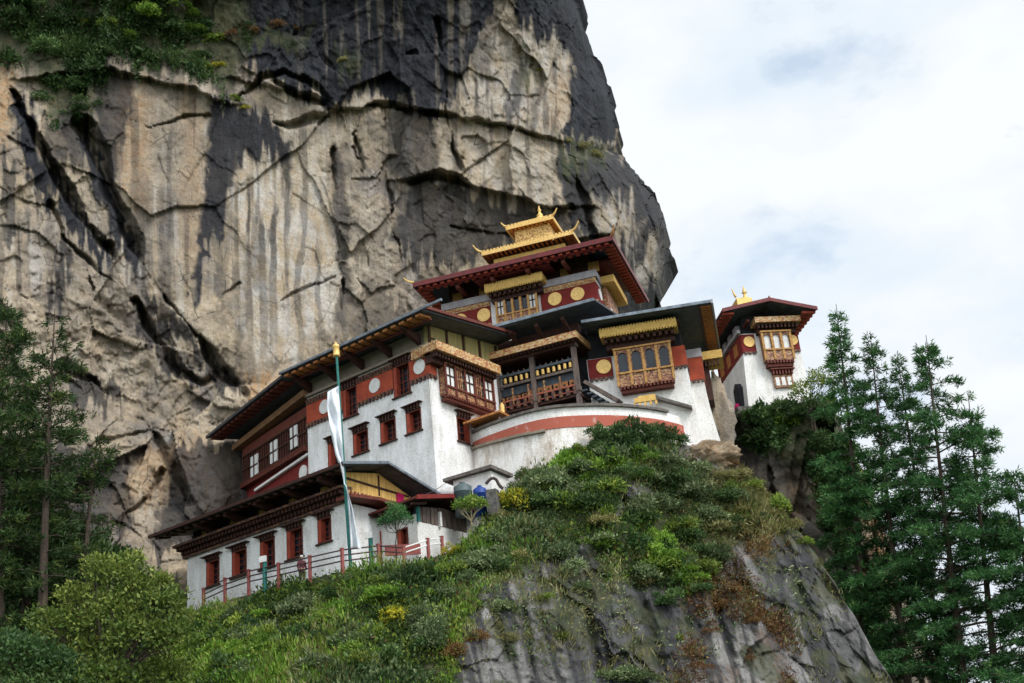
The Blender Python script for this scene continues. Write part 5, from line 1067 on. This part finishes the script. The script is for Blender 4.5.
u_, v_ = LL.uv(302, 573, 1.2); pl_ = LL.p(u_, v_-.72, 1.2)
person(pl_, R(38), 'person in a dark maroon jacket and pale cap standing behind the railing', pm('dark_maroon_jacket', (.12, .025, .035), (.07, .02, .03), 4), M['iron'])
mb2 = MB(); q_ = DS.p(1.25, .05, .3); mb2.lathe(q_, (0, 0, 1), [(0, .22), (.25, .26), (.5, .2), (.62, .1)], 10)
tag(mb2.build('cloth_bundle', M['magenta'], None, True), 'magenta bundle of cloth in the doorway of the small tower house', 'cloth')

# boulders wedged between the shrine house and the tower
def boulder(px_, py_, Yd, rx, rz, label, warm_=.0, seed=0):
    nu_, nv_ = 40, 30; th = np.linspace(0, 2*np.pi, nu_); ph = np.linspace(-.5*np.pi, .5*np.pi, nv_); T_, Pp = np.meshgrid(th, ph)
    n_ = np.stack([np.cos(T_)*np.cos(Pp), np.sin(T_)*np.cos(Pp), np.sin(Pp)], -1); r_ = 1+.34*vplane(n_*1.5+seed*7.7, seed)+.16*vplane(n_*3.4+seed, seed+1.0)+.05*fbm(n_*4+seed, seed, 3)
    V_ = n_*r_[..., None]*np.array([rx, rx, rz])+P(px_, py_, Yd); V_[:, -1] = V_[:, 0]
    o_ = npmesh('boulder', V_.reshape(-1, 3), grid_quads(nv_, nu_), M['cliff'], loc=(V_[..., 0].mean(), V_[..., 1].mean(), V_[..., 2].min()), smooth=True)
    m_ = np.zeros((nv_, nu_, 4)); m_[..., 1] = warm_; m_[..., 3] = .3; m_[..., 0] = .3*sstep(0, .3, fbm(V_*.6, 3, 3)); attr(o_, 'mask', m_.reshape(-1, 4)); return tag(o_, label, 'boulder')
boulder(719, 420, 86.5, 1.0, 3.3, 'tall grey boulder wedged between the shrine house and the tower house', .1, 1)
boulder(710, 460, 79.6, 1.9, 1.0, 'tan boulder at the foot of the tapering shrine house', .5, 2)

# ------------------------------------------------------------------ plants
def leaves(c, d, ln, wd_, roll=None):
    """c centres, d unit growth directions, ln/wd lengths: lens-shaped leaf quads"""
    n = len(c); r_ = rng.normal(size=(n, 3)); s_ = np.cross(d, r_); s_ /= np.linalg.norm(s_, axis=1)[:, None]+1e-9
    ln = np.broadcast_to(ln, (n,))[:, None]; wd_ = np.broadcast_to(wd_, (n,))[:, None]
    v = np.stack([c, c+d*ln*.45+s_*wd_*.5, c+d*ln, c+d*ln*.45-s_*wd_*.5], 1).reshape(-1, 3)
    return v, np.arange(4*n).reshape(-1, 4)
def unit(a): return a/(np.linalg.norm(a, axis=-1, keepdims=True)+1e-9)
def leafmesh(name, c, d, ln, wd_, tint, m, parent=None, loc=None):
    v, q = leaves(c, d, ln, wd_); o_ = npmesh(name, v, q, m, parent, loc)
    t4 = np.repeat(np.stack([tint, tint, tint, np.ones_like(tint)], -1), 4, 0); attr(o_, 'tint', t4); return o_
def crown_points(lobes, n):
    """points and outward directions on/in a set of ellipsoid lobes (x,y,z,rx,rz)"""
    L_ = np.array(lobes, float); w_ = L_[:, 3]**2; k = rng.choice(len(L_), n, p=w_/w_.sum()); dr = unit(rng.normal(size=(n, 3)))
    dr[:, 2] = np.where(dr[:, 2] < -.35, -dr[:, 2], dr[:, 2]); rad = rng.uniform(.4, 1.0, n)**.6*rng.normal(1, .18, n)
    c = L_[k, :3]+dr*rad[:, None]*np.stack([L_[k, 3], L_[k, 3], L_[k, 4]], -1); return c, dr, k
def bush_mesh(name, kind, nl, n, ls, flat=.75, spread=.75, droop=.0, lr=(.20, .5), asp=.42):
    lobes = []
    for i in range(nl):
        a_ = rng.uniform(0, 2*np.pi); r_ = spread*math.sqrt(rng.uniform(0, 1)); lobes.append((r_*math.cos(a_), r_*math.sin(a_), rng.uniform(.05, 1-.6*r_)*flat, rng.uniform(*lr), rng.uniform(*lr)*.85))
    c, d, k = crown_points(lobes, n); lt = rng.uniform(-.22, .22, nl); d = unit(d*.7+rng.normal(size=d.shape)*.65+np.array([0, 0, .35-droop]))
    c = c[:, :]; keep = c[:, 2] > -.25; c, d, k = c[keep], d[keep], k[keep]; m_ = len(c)
    return leafmesh(name, c, d, ls*rng.uniform(.45, 1.5, m_), ls*asp*rng.uniform(.7, 1.2, m_), np.clip(rng.normal(.42, .24, m_)+lt[k], 0, 1), LM[kind])
KIND = {'dark': (9, 1700, .16, .9), 'grey': (10, 1900, .17, .8), 'bright': (8, 1800, .15, .9), 'lime': (8, 1600, .16, .85), 'yellow': (9, 1800, .13, .95), 'rust': (8, 1300, .15, .7), 'straw': (7, 1300, .24, .6)}
PROTO = {}
for k_, (nl_, n_, ls_, fl_) in KIND.items():
    PROTO[k_] = [bush_mesh('shrub', k_, nl_, n_, ls_, fl_, asp=.2 if k_ == 'straw' else .42) for _ in range(3)]
    for o_ in PROTO[k_]: COL.objects.unlink(o_)
def shrub(pos, kind, r_, label, group=None, name='shrub', hz=1.0, sink=.15):
    o_ = random.choice(PROTO[kind]).copy(); o_.name = name; COL.objects.link(o_); o_.location = [float(x) for x in pos]; o_.location.z -= r_*sink
    o_.rotation_euler = (0, 0, random.uniform(0, 6.28)); o_.scale = (r_, r_, r_*hz); return tag(o_, label, 'shrub', group)
LAB = {'dark': ('dark green bushy shrub', 'dark shrubs'), 'grey': ('pale grey-green feathery shrub', 'grey-green shrubs'), 'bright': ('bright green leafy shrub', 'bright green shrubs'), 'lime': ('yellow-green leafy shrub', 'yellow-green shrubs'),
       'rust': ('rust-brown dry shrub', 'rust-brown shrubs'), 'straw': ('straw-coloured clump of dry grass', 'dry grass clumps'), 'yellow': ('shrub with yellow flowers', 'yellow flowering shrubs')}
PLACES = {'mound below the curved terrace wall': [('dark', 622, 446, 1.5), ('dark', 640, 457, 1.5), ('dark', 606, 462, 1.3), ('dark', 657, 468, 1.4), ('dark', 630, 478, 1.4), ('dark', 598, 450, 1.0), ('dark', 622, 432, .8), ('bright', 588, 482, 1.0), ('bright', 558, 476, .9),
   ('lime', 592, 497, .9), ('grey', 540, 492, 1.1), ('grey', 528, 478, .9), ('straw', 545, 478, 1.0), ('grey', 575, 500, 1.2), ('grey', 612, 500, 1.2), ('dark', 660, 490, 1.3), ('lime', 610, 520, .9), ('grey', 520, 505, 1.0)],
 'shoulder of the outcrop': [('grey', 690, 500, 1.6), ('grey', 662, 512, 1.5), ('grey', 706, 522, 1.4), ('grey', 722, 502, 1.3), ('dark', 640, 524, 1.5), ('dark', 680, 535, 1.4), ('bright', 660, 566, 1.5), ('bright', 686, 582, 1.3), ('dark', 646, 552, 1.6), ('dark', 672, 602, 1.2),
   ('dark', 700, 562, 1.3), ('dark', 700, 594, 1.0), ('grey', 640, 580, 1.2), ('straw', 740, 478, 1.2), ('straw', 757, 496, 1.1), ('straw', 722, 478, 1.0), ('straw', 775, 518, 1.0), ('straw', 746, 512, 1.2), ('straw', 704, 486, .9), ('lime', 735, 520, 1.0), ('grey', 760, 522, 1.0), ('straw', 790, 526, .8), ('lime', 802, 544, .7), ('rust', 728, 466, .8)],
 'bare lower rock': [('rust', 720, 552, .7), ('rust', 735, 590, .8), ('rust', 712, 632, .8), ('rust', 752, 622, .7), ('rust', 722, 606, .6), ('rust', 745, 660, .8), ('rust', 700, 668, .7), ('grey', 620, 678, 1.3), ('grey', 640, 682, 1.1), ('lime', 560, 640, .6), ('straw', 520, 560, .9), ('grey', 500, 560, 1.0), ('lime', 545, 600, .6), ('grey', 505, 615, .9), ('straw', 512, 640, .7), ('rust', 452, 655, 1.0), ('rust', 440, 630, .9), ('rust', 476, 640, .7), ('grey', 580, 590, .7), ('lime', 680, 640, .5)],
 'grassy bank below the railing': [('bright', 200, 650, 1.4), ('bright', 222, 660, 1.5), ('bright', 188, 672, 1.4), ('bright', 246, 672, 1.4), ('dark', 300, 642, 1.4), ('dark', 332, 656, 1.4), ('dark', 354, 625, 1.3), ('dark', 276, 612, .9), ('grey', 300, 612, 1.2), ('grey', 362, 644, 1.3), ('grey', 420, 622, 1.3), ('grey', 442, 602, 1.2), ('grey', 472, 582, 1.1), ('grey', 318, 672, 1.4),
   ('bright', 260, 640, 1.1), ('lime', 250, 618, .8), ('lime', 368, 664, 1.0), ('dark', 395, 600, 1.2), ('dark', 410, 660, 1.4), ('bright', 306, 592, .6), ('dark', 292, 594, .6), ('lime', 326, 592, .7), ('grey', 385, 582, .8), ('grey', 350, 585, .9), ('lime', 436, 572, .8), ('bright', 405, 586, .6), ('grey', 495, 545, 1.1), ('lime', 470, 556, .8), ('grey', 530, 540, 1.2), ('straw', 545, 545, 1.0), ('grey', 556, 560, 1.3), ('grey', 575, 575, 1.2), ('dark', 510, 530, 1.0), ('straw', 500, 520, .8), ('bright', 470, 610, .9), ('lime', 230, 630, .8), ('dark', 200, 632, .9), ('dark', 230, 620, .7)]}
for place, ls_ in PLACES.items():
    for k_, x_, y_, r_ in ls_: shrub(hill_at(x_, y_), k_, r_, LAB[k_][0]+' on the '+place, LAB[k_][1]+' on the '+place, hz=random.uniform(.75, 1.05))
RG = random.Random(21)
def inside(x, y, pts): return poly_mask(np.array([[float(x)]]), np.array([[float(y)]]), pts, .5)[0, 0] > .5
for place, poly, mixk, n_, ra, rb in [('mound below the curved terrace wall', [(505, 500), (560, 466), (600, 446), (660, 446), (690, 470), (660, 515), (560, 525)], ['dark', 'dark', 'bright', 'grey', 'grey', 'lime'], 26, .9, 1.6),
  ('shoulder of the outcrop', [(560, 525), (660, 515), (700, 475), (740, 480), (780, 520), (740, 530), (690, 600), (650, 600), (610, 560)], ['dark', 'grey', 'bright', 'grey', 'straw', 'lime'], 28, .9, 1.5),
  ('grassy bank below the railing', [(180, 655), (220, 626), (345, 594), (470, 562), (520, 530), (560, 560), (480, 590), (440, 660), (300, 690), (180, 690)], ['bright', 'bright', 'grey', 'grey', 'lime', 'dark', 'lime'], 44, .7, 1.4)]:
    k = 0
    bx = [p[0] for p in poly]; by = [p[1] for p in poly]
    while k < n_:
        x_, y_ = RG.uniform(min(bx), max(bx)), RG.uniform(min(by), max(by))
        if not inside(x_, y_, poly): continue
        kk = RG.choice(mixk); shrub(hill_at(x_, y_), kk, RG.uniform(ra, rb), LAB[kk][0]+' on the '+place, LAB[kk][1]+' on the '+place, hz=RG.uniform(.8, 1.15), sink=.05); k += 1
for x_, r_ in ((598, 1.1), (612, 1.3), (628, 1.5), (645, 1.3), (662, 1.2), (676, .9)): shrub(hill_at(x_, 446), 'dark', r_, LAB['dark'][0]+' on the mound below the curved terrace wall', LAB['dark'][1]+' on the mound below the curved terrace wall', hz=1.2, sink=-.1)
shrub(hill_at(571, 470), 'bright', 1.7, 'rounded vivid green shrub against the curved white wall', hz=1.05)
shrub(P(513, 512, 72.6), 'yellow', 1.45, 'round shrub covered in yellow flowers right of the dark stone post', hz=1.1)
shrub(hill_at(395, 628), 'yellow', 1.25, 'yellow flowering shrub alone among the green of the grassy bank')
shrub(hill_at(452, 556), 'yellow', .75, 'small orange-yellow shrub at the end of the railing')
for i_s, (k_, x_, y_, r_) in enumerate([('dark', 760, 425, 1.8), ('dark', 780, 415, 1.7), ('dark', 800, 418, 1.8), ('dark', 822, 430, 1.9), ('bright', 790, 430, 1.5), ('dark', 812, 448, 1.8), ('dark', 770, 440, 1.6), ('bright', 825, 415, 1.4), ('dark', 835, 455, 1.7)]):
    shrub(crag_at(x_, y_), k_, r_, LAB[k_][0]+' on the crag below the tower house', LAB[k_][1]+' on the crag')
for k_, x_, y_, r_ in [('lime', 850, 598, 1.1), ('bright', 866, 628, 1.0), ('lime', 880, 650, 1.1), ('lime', 840, 560, .9), ('dark', 830, 530, 1.2), ('bright', 900, 668, 1.0)]:
    shrub(crag_at(x_, y_), k_, r_, LAB[k_][0]+' clinging low on the crag behind the pines', LAB[k_][1]+' low on the crag')
for k_, x_, y_, r_ in [('dark', 15, 30, 2.6), ('dark', 48, 55, 2.4), ('dark', 78, 92, 2.2), ('dark', 90, 108, 1.6), ('dark', 62, 88, 2.0), ('dark', 30, 12, 2.5), ('dark', 95, 12, 2.3), ('bright', 140, 18, 2.2), ('dark', 165, 36, 2.0), ('bright', 180, 14, 2.0), ('lime', 212, 42, 1.5), ('dark', 200, 60, 1.5), ('bright', 125, 40, 1.4), ('lime', 110, 28, 1.2), ('dark', 60, 25, 2.2), ('dark', 10, 5, 2.4),
                        ('dark', 150, 2, 2.2), ('dark', 72, 118, 1.3), ('lime', 207, 70, 1.1), ('bright', 195, 32, 1.4), ('lime', 236, 102, .9), ('yellow', 245, 110, .7), ('rust', 250, 32, 1.1), ('rust', 275, 28, 1.2), ('rust', 296, 32, 1.1), ('rust', 232, 36, 1.0), ('yellow', 112, 22, .9), ('yellow', 218, 68, .8), ('yellow', 85, 26, .8), ('straw', 580, 148, 1.0), ('straw', 595, 156, .9), ('straw', 568, 143, .8), ('yellow', 540, 72, .5), ('straw', 345, 60, .7), ('dark', 40, 100, 1.2), ('dark', 100, 55, 1.5)]:
    shrub(cliff_at(x_, y_), k_, r_, LAB[k_][0]+' on the high ledges of the cliff', LAB[k_][1]+' on the cliff ledges', hz=.8)

# ground cover, by colour
def cover(name, V_, X_, Y_, mask, n, kind, ln, wd_, up_bias, tufts, label=None):
    """uncountable low growth scattered over a rock surface"""
    pts = V_[:-1, :-1].reshape(-1, 3); a_ = (V_[1:, :-1]-V_[:-1, :-1]).reshape(-1, 3); b_ = (V_[:-1, 1:]-V_[:-1, :-1]).reshape(-1, 3)
    ar_ = np.linalg.norm(np.cross(a_, b_), axis=1)*mask[:-1, :-1].ravel(); k = rng.choice(len(pts), n, p=ar_/ar_.sum()); u1, u2 = rng.uniform(0, 1, (2, n, 1))
    c = pts[k]+a_[k]*u1+b_[k]*u2; nr = unit(np.cross(b_[k], a_[k])); nr *= np.sign((nr*-fw).sum(1))[:, None]
    c = np.repeat(c, tufts, 0); nr = np.repeat(nr, tufts, 0); tn = np.clip(.45+.32*fbm(c*.5, 33, 3)+np.repeat(rng.normal(0, .10, n), tufts)+rng.normal(0, .12, n*tufts), 0, 1)
    hgt = np.repeat(rng.uniform(.4, 1.3, n)*(1+.7*fbm(pts[k]*.35, 34, 2)), tufts)
    c = c+rng.normal(0, .13, c.shape)+nr*(rng.uniform(0, .5, len(c))*hgt)[:, None]; d = unit(nr*.7+np.array([0, 0, up_bias])+rng.normal(size=c.shape)*.5)
    o_ = leafmesh(name, c, d, ln*np.clip(hgt, .4, 2)*rng.uniform(.7, 1.2, len(c)), wd_*rng.uniform(.7, 1.3, len(c)), tn, LM[kind], None, (0, 0, 0)); o_['kind'] = 'stuff'; return o_
vg = np.clip(1-rockm, 0, 1); vg = vg*sstep(.005, .035, np.repeat(s, 620, 1)+.0)
pn1 = fbm(H3*.28, 61, 3); pn2 = fbm(H3*.28+20, 62, 3)
left_ = 1-sstep(480, 640, HX); right_ = sstep(690, 730, HX)
cover('grass', VH, HX, HY, vg*sstep(-.25, .15, pn1)*(.3+left_)*(1-.8*right_), 13000, 'bright', .28, .065, .8, 5)
cover('leafy_ground_cover', VH, HX, HY, vg*sstep(-.3, .1, -pn1)*(1-.7*right_), 13000, 'dark', .22, .13, .3, 4)
cover('grey_green_ground_cover', VH, HX, HY, vg*sstep(-.15, .2, pn2), 9000, 'grey', .24, .11, .4, 4)
cover('yellow_green_ground_cover', VH, HX, HY, vg*sstep(-.1, .2, -pn2)*(.4+left_), 9000, 'lime', .24, .11, .5, 4)
cover('dry_grass', VH, HX, HY, vg*(sstep(.1, .4, pn2+pn1)*.5+right_*1.6)+rockm*.10*sstep(.1, .3, pn1), 8000, 'straw', .42, .05, .7, 5)
cover('dry_bracken', VH, HX, HY, rockm*poly_mask(HA, HB, [(680, 520), (745, 505), (775, 560), (790, 700), (680, 700)], 12)*sstep(-.05, .25, pn1)+.05*vg, 3600, 'rust', .20, .10, .1, 4)
cover('rock_ferns', VH, HX, HY, rockm*sstep(.15, .35, pn2+.5*pn1), 1300, 'grey', .2, .09, .2, 4)
mosc = poly_mask(XA, YA, [(-60, -70), (238, -70), (250, 40), (226, 96), (180, 70), (110, 60), (98, 118), (50, 120), (20, 60), (-60, 60)], 8)
cover('ledge_plants', VC[:, :nx], X, Y, mosc*sstep(-.25, .1, fbm(B3*.25, 66, 3)), 11000, 'dark', .42, .2, .5, 4)
cover('ledge_undergrowth', VC[:, :nx], X, Y, poly_mask(X, Y, [(-60, 500), (60, 520), (130, 560), (190, 610), (190, 770), (-60, 770)], 10), 12000, 'dark', .40, .2, .5, 4)
cover('crag_plants', VG, CX, CY, poly_mask(CX, CY, [(738, 405), (835, 400), (850, 470), (842, 560), (820, 500), (800, 470), (745, 440)], 8)*sstep(-.3, .1, fbm(C3*.3, 67, 3)), 7000, 'dark', .36, .16, .4, 4)

# ------------------------------------------------------------------ trees
def conifer(top, base, spread, kind, label, cat='pine tree', name='pine_tree', group=None, t0=.12, dens=1.0, droop=.25, r0_=.32, layer=.55, sparse=0.0, seed=1, cone=.75, needle=.40, tuft=13):
    g_ = np.random.default_rng(seed); top = np.array(top, float); base = np.array(base, float); Hh = np.linalg.norm(top-base)
    t_ = thing(name, base, label, cat, group); tk = MB(); prev = base-np.array([0, 0, 1.0]); pr = r0_*1.15; bend = g_.normal(0, .12, 2)
    axis = lambda q: base+(top-base)*q+np.array([bend[0], bend[1], 0])*math.sin(q*math.pi)*1.5
    for i in range(1, 15): q = i/14; p_ = axis(q); tk.tube(prev, p_, pr, r0_*(1-q)+.02, 9, False); prev, pr = p_, r0_*(1-q)+.02
    tw, tdir, tz = [], [], []; h = t0*Hh
    while h < Hh*.985:
        q = h/Hh; prof = min(1.0, (1-q)/cone*1.0)**.85*(.62+.38*math.sin(min(1, (q-t0)/.25)*math.pi/2)); n_ = g_.integers(3, 6)
        a0 = g_.uniform(0, 6.28); gap = g_.uniform(0, 1)
        for k in range(n_):
            if g_.uniform() < sparse: continue
            L_ = spread*prof*g_.uniform(.35, 1.2)+.15; a_ = a0+k*6.283/n_+g_.normal(0, .3); dh = np.array([math.cos(a_), math.sin(a_), 0]); o_ = axis(min(1, (h+g_.normal(0, .15))/Hh)); lift = g_.normal(.16, .10)+.35*max(0, q-.75)*2
            pts = [o_+dh*L_*x+np.array([0, 0, L_*(lift*x-droop*x*x)]) for x in np.linspace(0, 1, 6)]
            for i in range(5): tk.tube(pts[i], pts[i+1], max(.012, .02+L_*.012*(1-i/5)), max(.01, .02+L_*.012*(1-(i+1)/5)), 4, False)
            m_ = max(3, int(L_*4.2*dens)); sd_ = np.array([-dh[1], dh[0], 0])
            for x in g_.uniform(.22, 1.02, m_):
                off = g_.normal(0, .22*L_*(1.15-x)*.7+.08); p_ = o_+dh*L_*x+np.array([0, 0, L_*(lift*x-droop*x*x)])+sd_*off+np.array([0, 0, g_.normal(-.04, .10)])
                tw.append(p_); tdir.append(unit(dh*.8+sd_*np.sign(off)*.6+np.array([0, 0, .25]))); tz.append(x)
        h += layer*g_.uniform(.7, 1.35)*(1-.35*q)
    tw = np.array(tw); tdir = np.array(tdir); n_ = len(tw); c = np.repeat(tw, tuft, 0)+g_.normal(0, .10, (n_*tuft, 3)); d = unit(np.repeat(tdir, tuft, 0)*.75+g_.normal(0, .55, (n_*tuft, 3)))
    tint = np.clip(np.repeat(g_.normal(.38, .2, n_)+.22*(np.array(tz)-.5), tuft)+g_.normal(0, .1, n_*tuft), 0, 1)
    tk.build('trunk', M['bark'], t_, True)
    o_ = leafmesh('crown', c-base, d, needle*g_.uniform(.7, 1.2, n_*tuft), .075, tint, LM[kind], t_); return t_
conifer(P(836, 304, 85), P(868, 800, 85), 4.8, 'pine', 'tall pine nearest the tower house, leftmost of the pines on the right', seed=3, t0=.22, dens=2.5, layer=1.0, sparse=.22)
conifer(P(870, 331, 83), P(922, 800, 83), 4.8, 'pine', 'slim pine with a bare dark lower trunk, second from the left of the right-hand pines', seed=4, t0=.30, dens=2.4, layer=1.0, sparse=.25)
conifer(P(926, 335, 82), P(978, 800, 82), 8.4, 'pine', 'broadest pine of the right-hand group, its branches reaching the edge of the photo', seed=5, t0=.16, dens=2.3, cone=.8, layer=1.0, sparse=.2)
conifer(P(897, 352, 86), P(958, 800, 86), 4.6, 'pine', 'thinner pine half hidden behind the broadest pine', seed=6, t0=.25, dens=2.4, layer=1.0, sparse=.25)
conifer(P(968, 392, 81), P(1008, 800, 81), 6.4, 'pine', 'shorter pine at the lower right edge of the photo', seed=7, t0=.1, dens=2.4, layer=1.0, sparse=.25)
conifer(P(1013, 470, 79), P(1046, 800, 79), 4.6, 'pine', 'pine cut off by the right edge of the photo', seed=17, t0=.1, dens=2.4, layer=1.0, sparse=.2)
conifer(P(8, 300, 66), P(4, 730, 66), 4.3, 'darkfir', 'sparse dark fir at the left edge of the photo', 'fir tree', 'fir_tree', seed=8, t0=.2, sparse=.15, layer=.95, cone=.35, droop=.12, dens=2.0, needle=.36)
conifer(P(55, 309, 65), P(40, 730, 65), 4.0, 'darkfir', 'sparse flat-branched dark fir standing against the pale cliff', 'fir tree', 'fir_tree', seed=9, t0=.3, sparse=.3, layer=1.1, cone=.35, droop=.12, dens=1.5, needle=.36)
conifer(P(98, 432, 68), P(78, 730, 68), 2.4, 'darkfir', 'small thin fir low on the left, in front of the grey rock', 'fir tree', 'fir_tree', seed=10, t0=.2, sparse=.3, layer=.9, cone=.5, droop=.1, dens=1.1, needle=.36)
conifer(P(28, 400, 70), P(22, 730, 70), 4.2, 'darkfir', 'dense shadowed fir between the two sparse firs', 'fir tree', 'fir_tree', seed=11, t0=.15, layer=.6, cone=.4, droop=.15, dens=1.2, needle=.4)

def broadleaf(base, hgt, lobes, kind, label, n, ls, cat='tree', name='tree', bark='bark', r_=.12, stems=1, asp=.5):
    t_ = thing(name, base, label, cat); base = np.array(base, float); tk = MB(); L_ = np.array(lobes, float); L_[:, :3] += base
    for st_ in range(stems):
        b0 = base+np.array([rng.normal(0, .25*(stems > 1)), rng.normal(0, .25*(stems > 1)), -.4]); fork = base+np.array([rng.normal(0, .1), rng.normal(0, .1), hgt]); prev = b0; pr = r_
        for i in range(1, 6): q_ = b0+(fork-b0)*i/5+rng.normal(0, .03, 3); tk.tube(prev, q_, pr, r_*(1-.1*i), 8, False); prev = q_; pr = r_*(1-.1*i)
        for l_ in L_[st_::stems]:
            m_ = (prev+l_[:3])/2+rng.normal(0, .1, 3); tk.tube(prev, m_, r_*.5, r_*.32, 6, False); tk.tube(m_, l_[:3], r_*.32, .015, 6, False)
            for _ in range(3): e_ = l_[:3]+unit(rng.normal(size=3))*l_[3]*.7; tk.tube(m_, e_, r_*.2, .01, 5, False)
    tk.build('trunk', M[bark], t_, True)
    c, d, k = crown_points(L_, n); lt = rng.uniform(-.25, .25, len(L_)); d = unit(d*.6+rng.normal(size=d.shape)*.7+np.array([0, 0, .2]))
    leafmesh('crown', c-base, d, ls*rng.uniform(.6, 1.3, n), ls*asp*rng.uniform(.7, 1.2, n), np.clip(rng.normal(.42, .22, n)+lt[k], 0, 1), LM[kind], t_); return t_
def blob(cx__, cy__, Yd, pts, base):
    """lobes given as (dx, dy, radius) in metres round a point"""
    c0 = P(cx__, cy__, Yd)-np.array(base); return [(c0[0]+a_, c0[1]+b_*.0+rng.uniform(-.8, .8)*r_, c0[2]+b_, r_, r_*.8) for a_, b_, r_ in pts]
b_ = P(108, 745, 62)
broadleaf(b_, 3.0, blob(108, 640, 62, [(-3.2, -1.4, 1.5), (-2.4, .4, 1.5), (-1.4, 2.0, 1.4), (.2, 3.0, 1.3), (1.6, 2.2, 1.4), (2.8, 1.2, 1.3), (3.3, -.4, 1.3), (.2, .9, 1.8), (-1.0, -.8, 1.7), (1.6, -.4, 1.7), (-.6, 3.6, .8), (1.0, 3.9, .7), (2.6, 2.5, .7), (-3.3, 1.2, .9), (2.6, -2.0, 1.5), (-2.2, -2.4, 1.6), (.3, -2.4, 1.7), (3.9, .6, .6), (-2.2, 2.5, .8)], b_), 'olive', 'wide leafy olive-green tree at the lower left, in front of the shaded slope', 15000, .26, r_=.22, stems=3)
b_ = P(20, 760, 60)
broadleaf(b_, 2.0, blob(22, 668, 60, [(-1.5, -.5, 1.4), (0, .4, 1.4), (1.4, -.2, 1.3), (.4, -1.4, 1.5), (-.8, 1.2, .9), (2.4, -1.2, 1.2)], b_), 'dark', 'low dark leafy tree in the bottom left corner', 6000, .24, r_=.16, stems=2)
b_ = P(396, 556, 69.4)
broadleaf(b_, 1.3, blob(395, 517, 69.4, [(0, 0, .62), (.55, -.25, .5), (-.55, -.25, .5), (0, .45, .42), (.3, .2, .45), (-.75, -.35, .35), (.8, -.35, .35), (0, -.4, .5), (-.25, .75, .2)], b_), 'pine', 'young dark green tree with a rounded crown in front of the porch house', 1500, .22, r_=.05, asp=.22)
b_ = P(470.5, 538, 70.8)
broadleaf(b_, 1.0, blob(470, 506, 70.8, [(0, 0, .5), (.55, .05, .42), (-.5, .1, .45), (.1, .4, .4), (.8, -.1, .3), (-.75, .0, .3)], b_), 'lime', 'small yellow-green tree on a pale leaning stem by the porch roof', 1300, .17, bark='palebark', r_=.085)
b_ = P(815, 425, 88.5)
broadleaf(b_, 1.4, blob(815, 386, 88.5, [(0, 0, .9), (1.0, .2, .8), (-1.0, -.2, .8), (1.7, -.6, .7), (-1.5, -1.0, .8), (.2, 1.0, .6), (1.1, 1.1, .5), (2.2, .5, .5), (-.4, -1.3, .9)], b_), 'lime', 'thin airy yellow-green tree standing before the right side of the tower house', 1900, .22, r_=.08, stems=2)
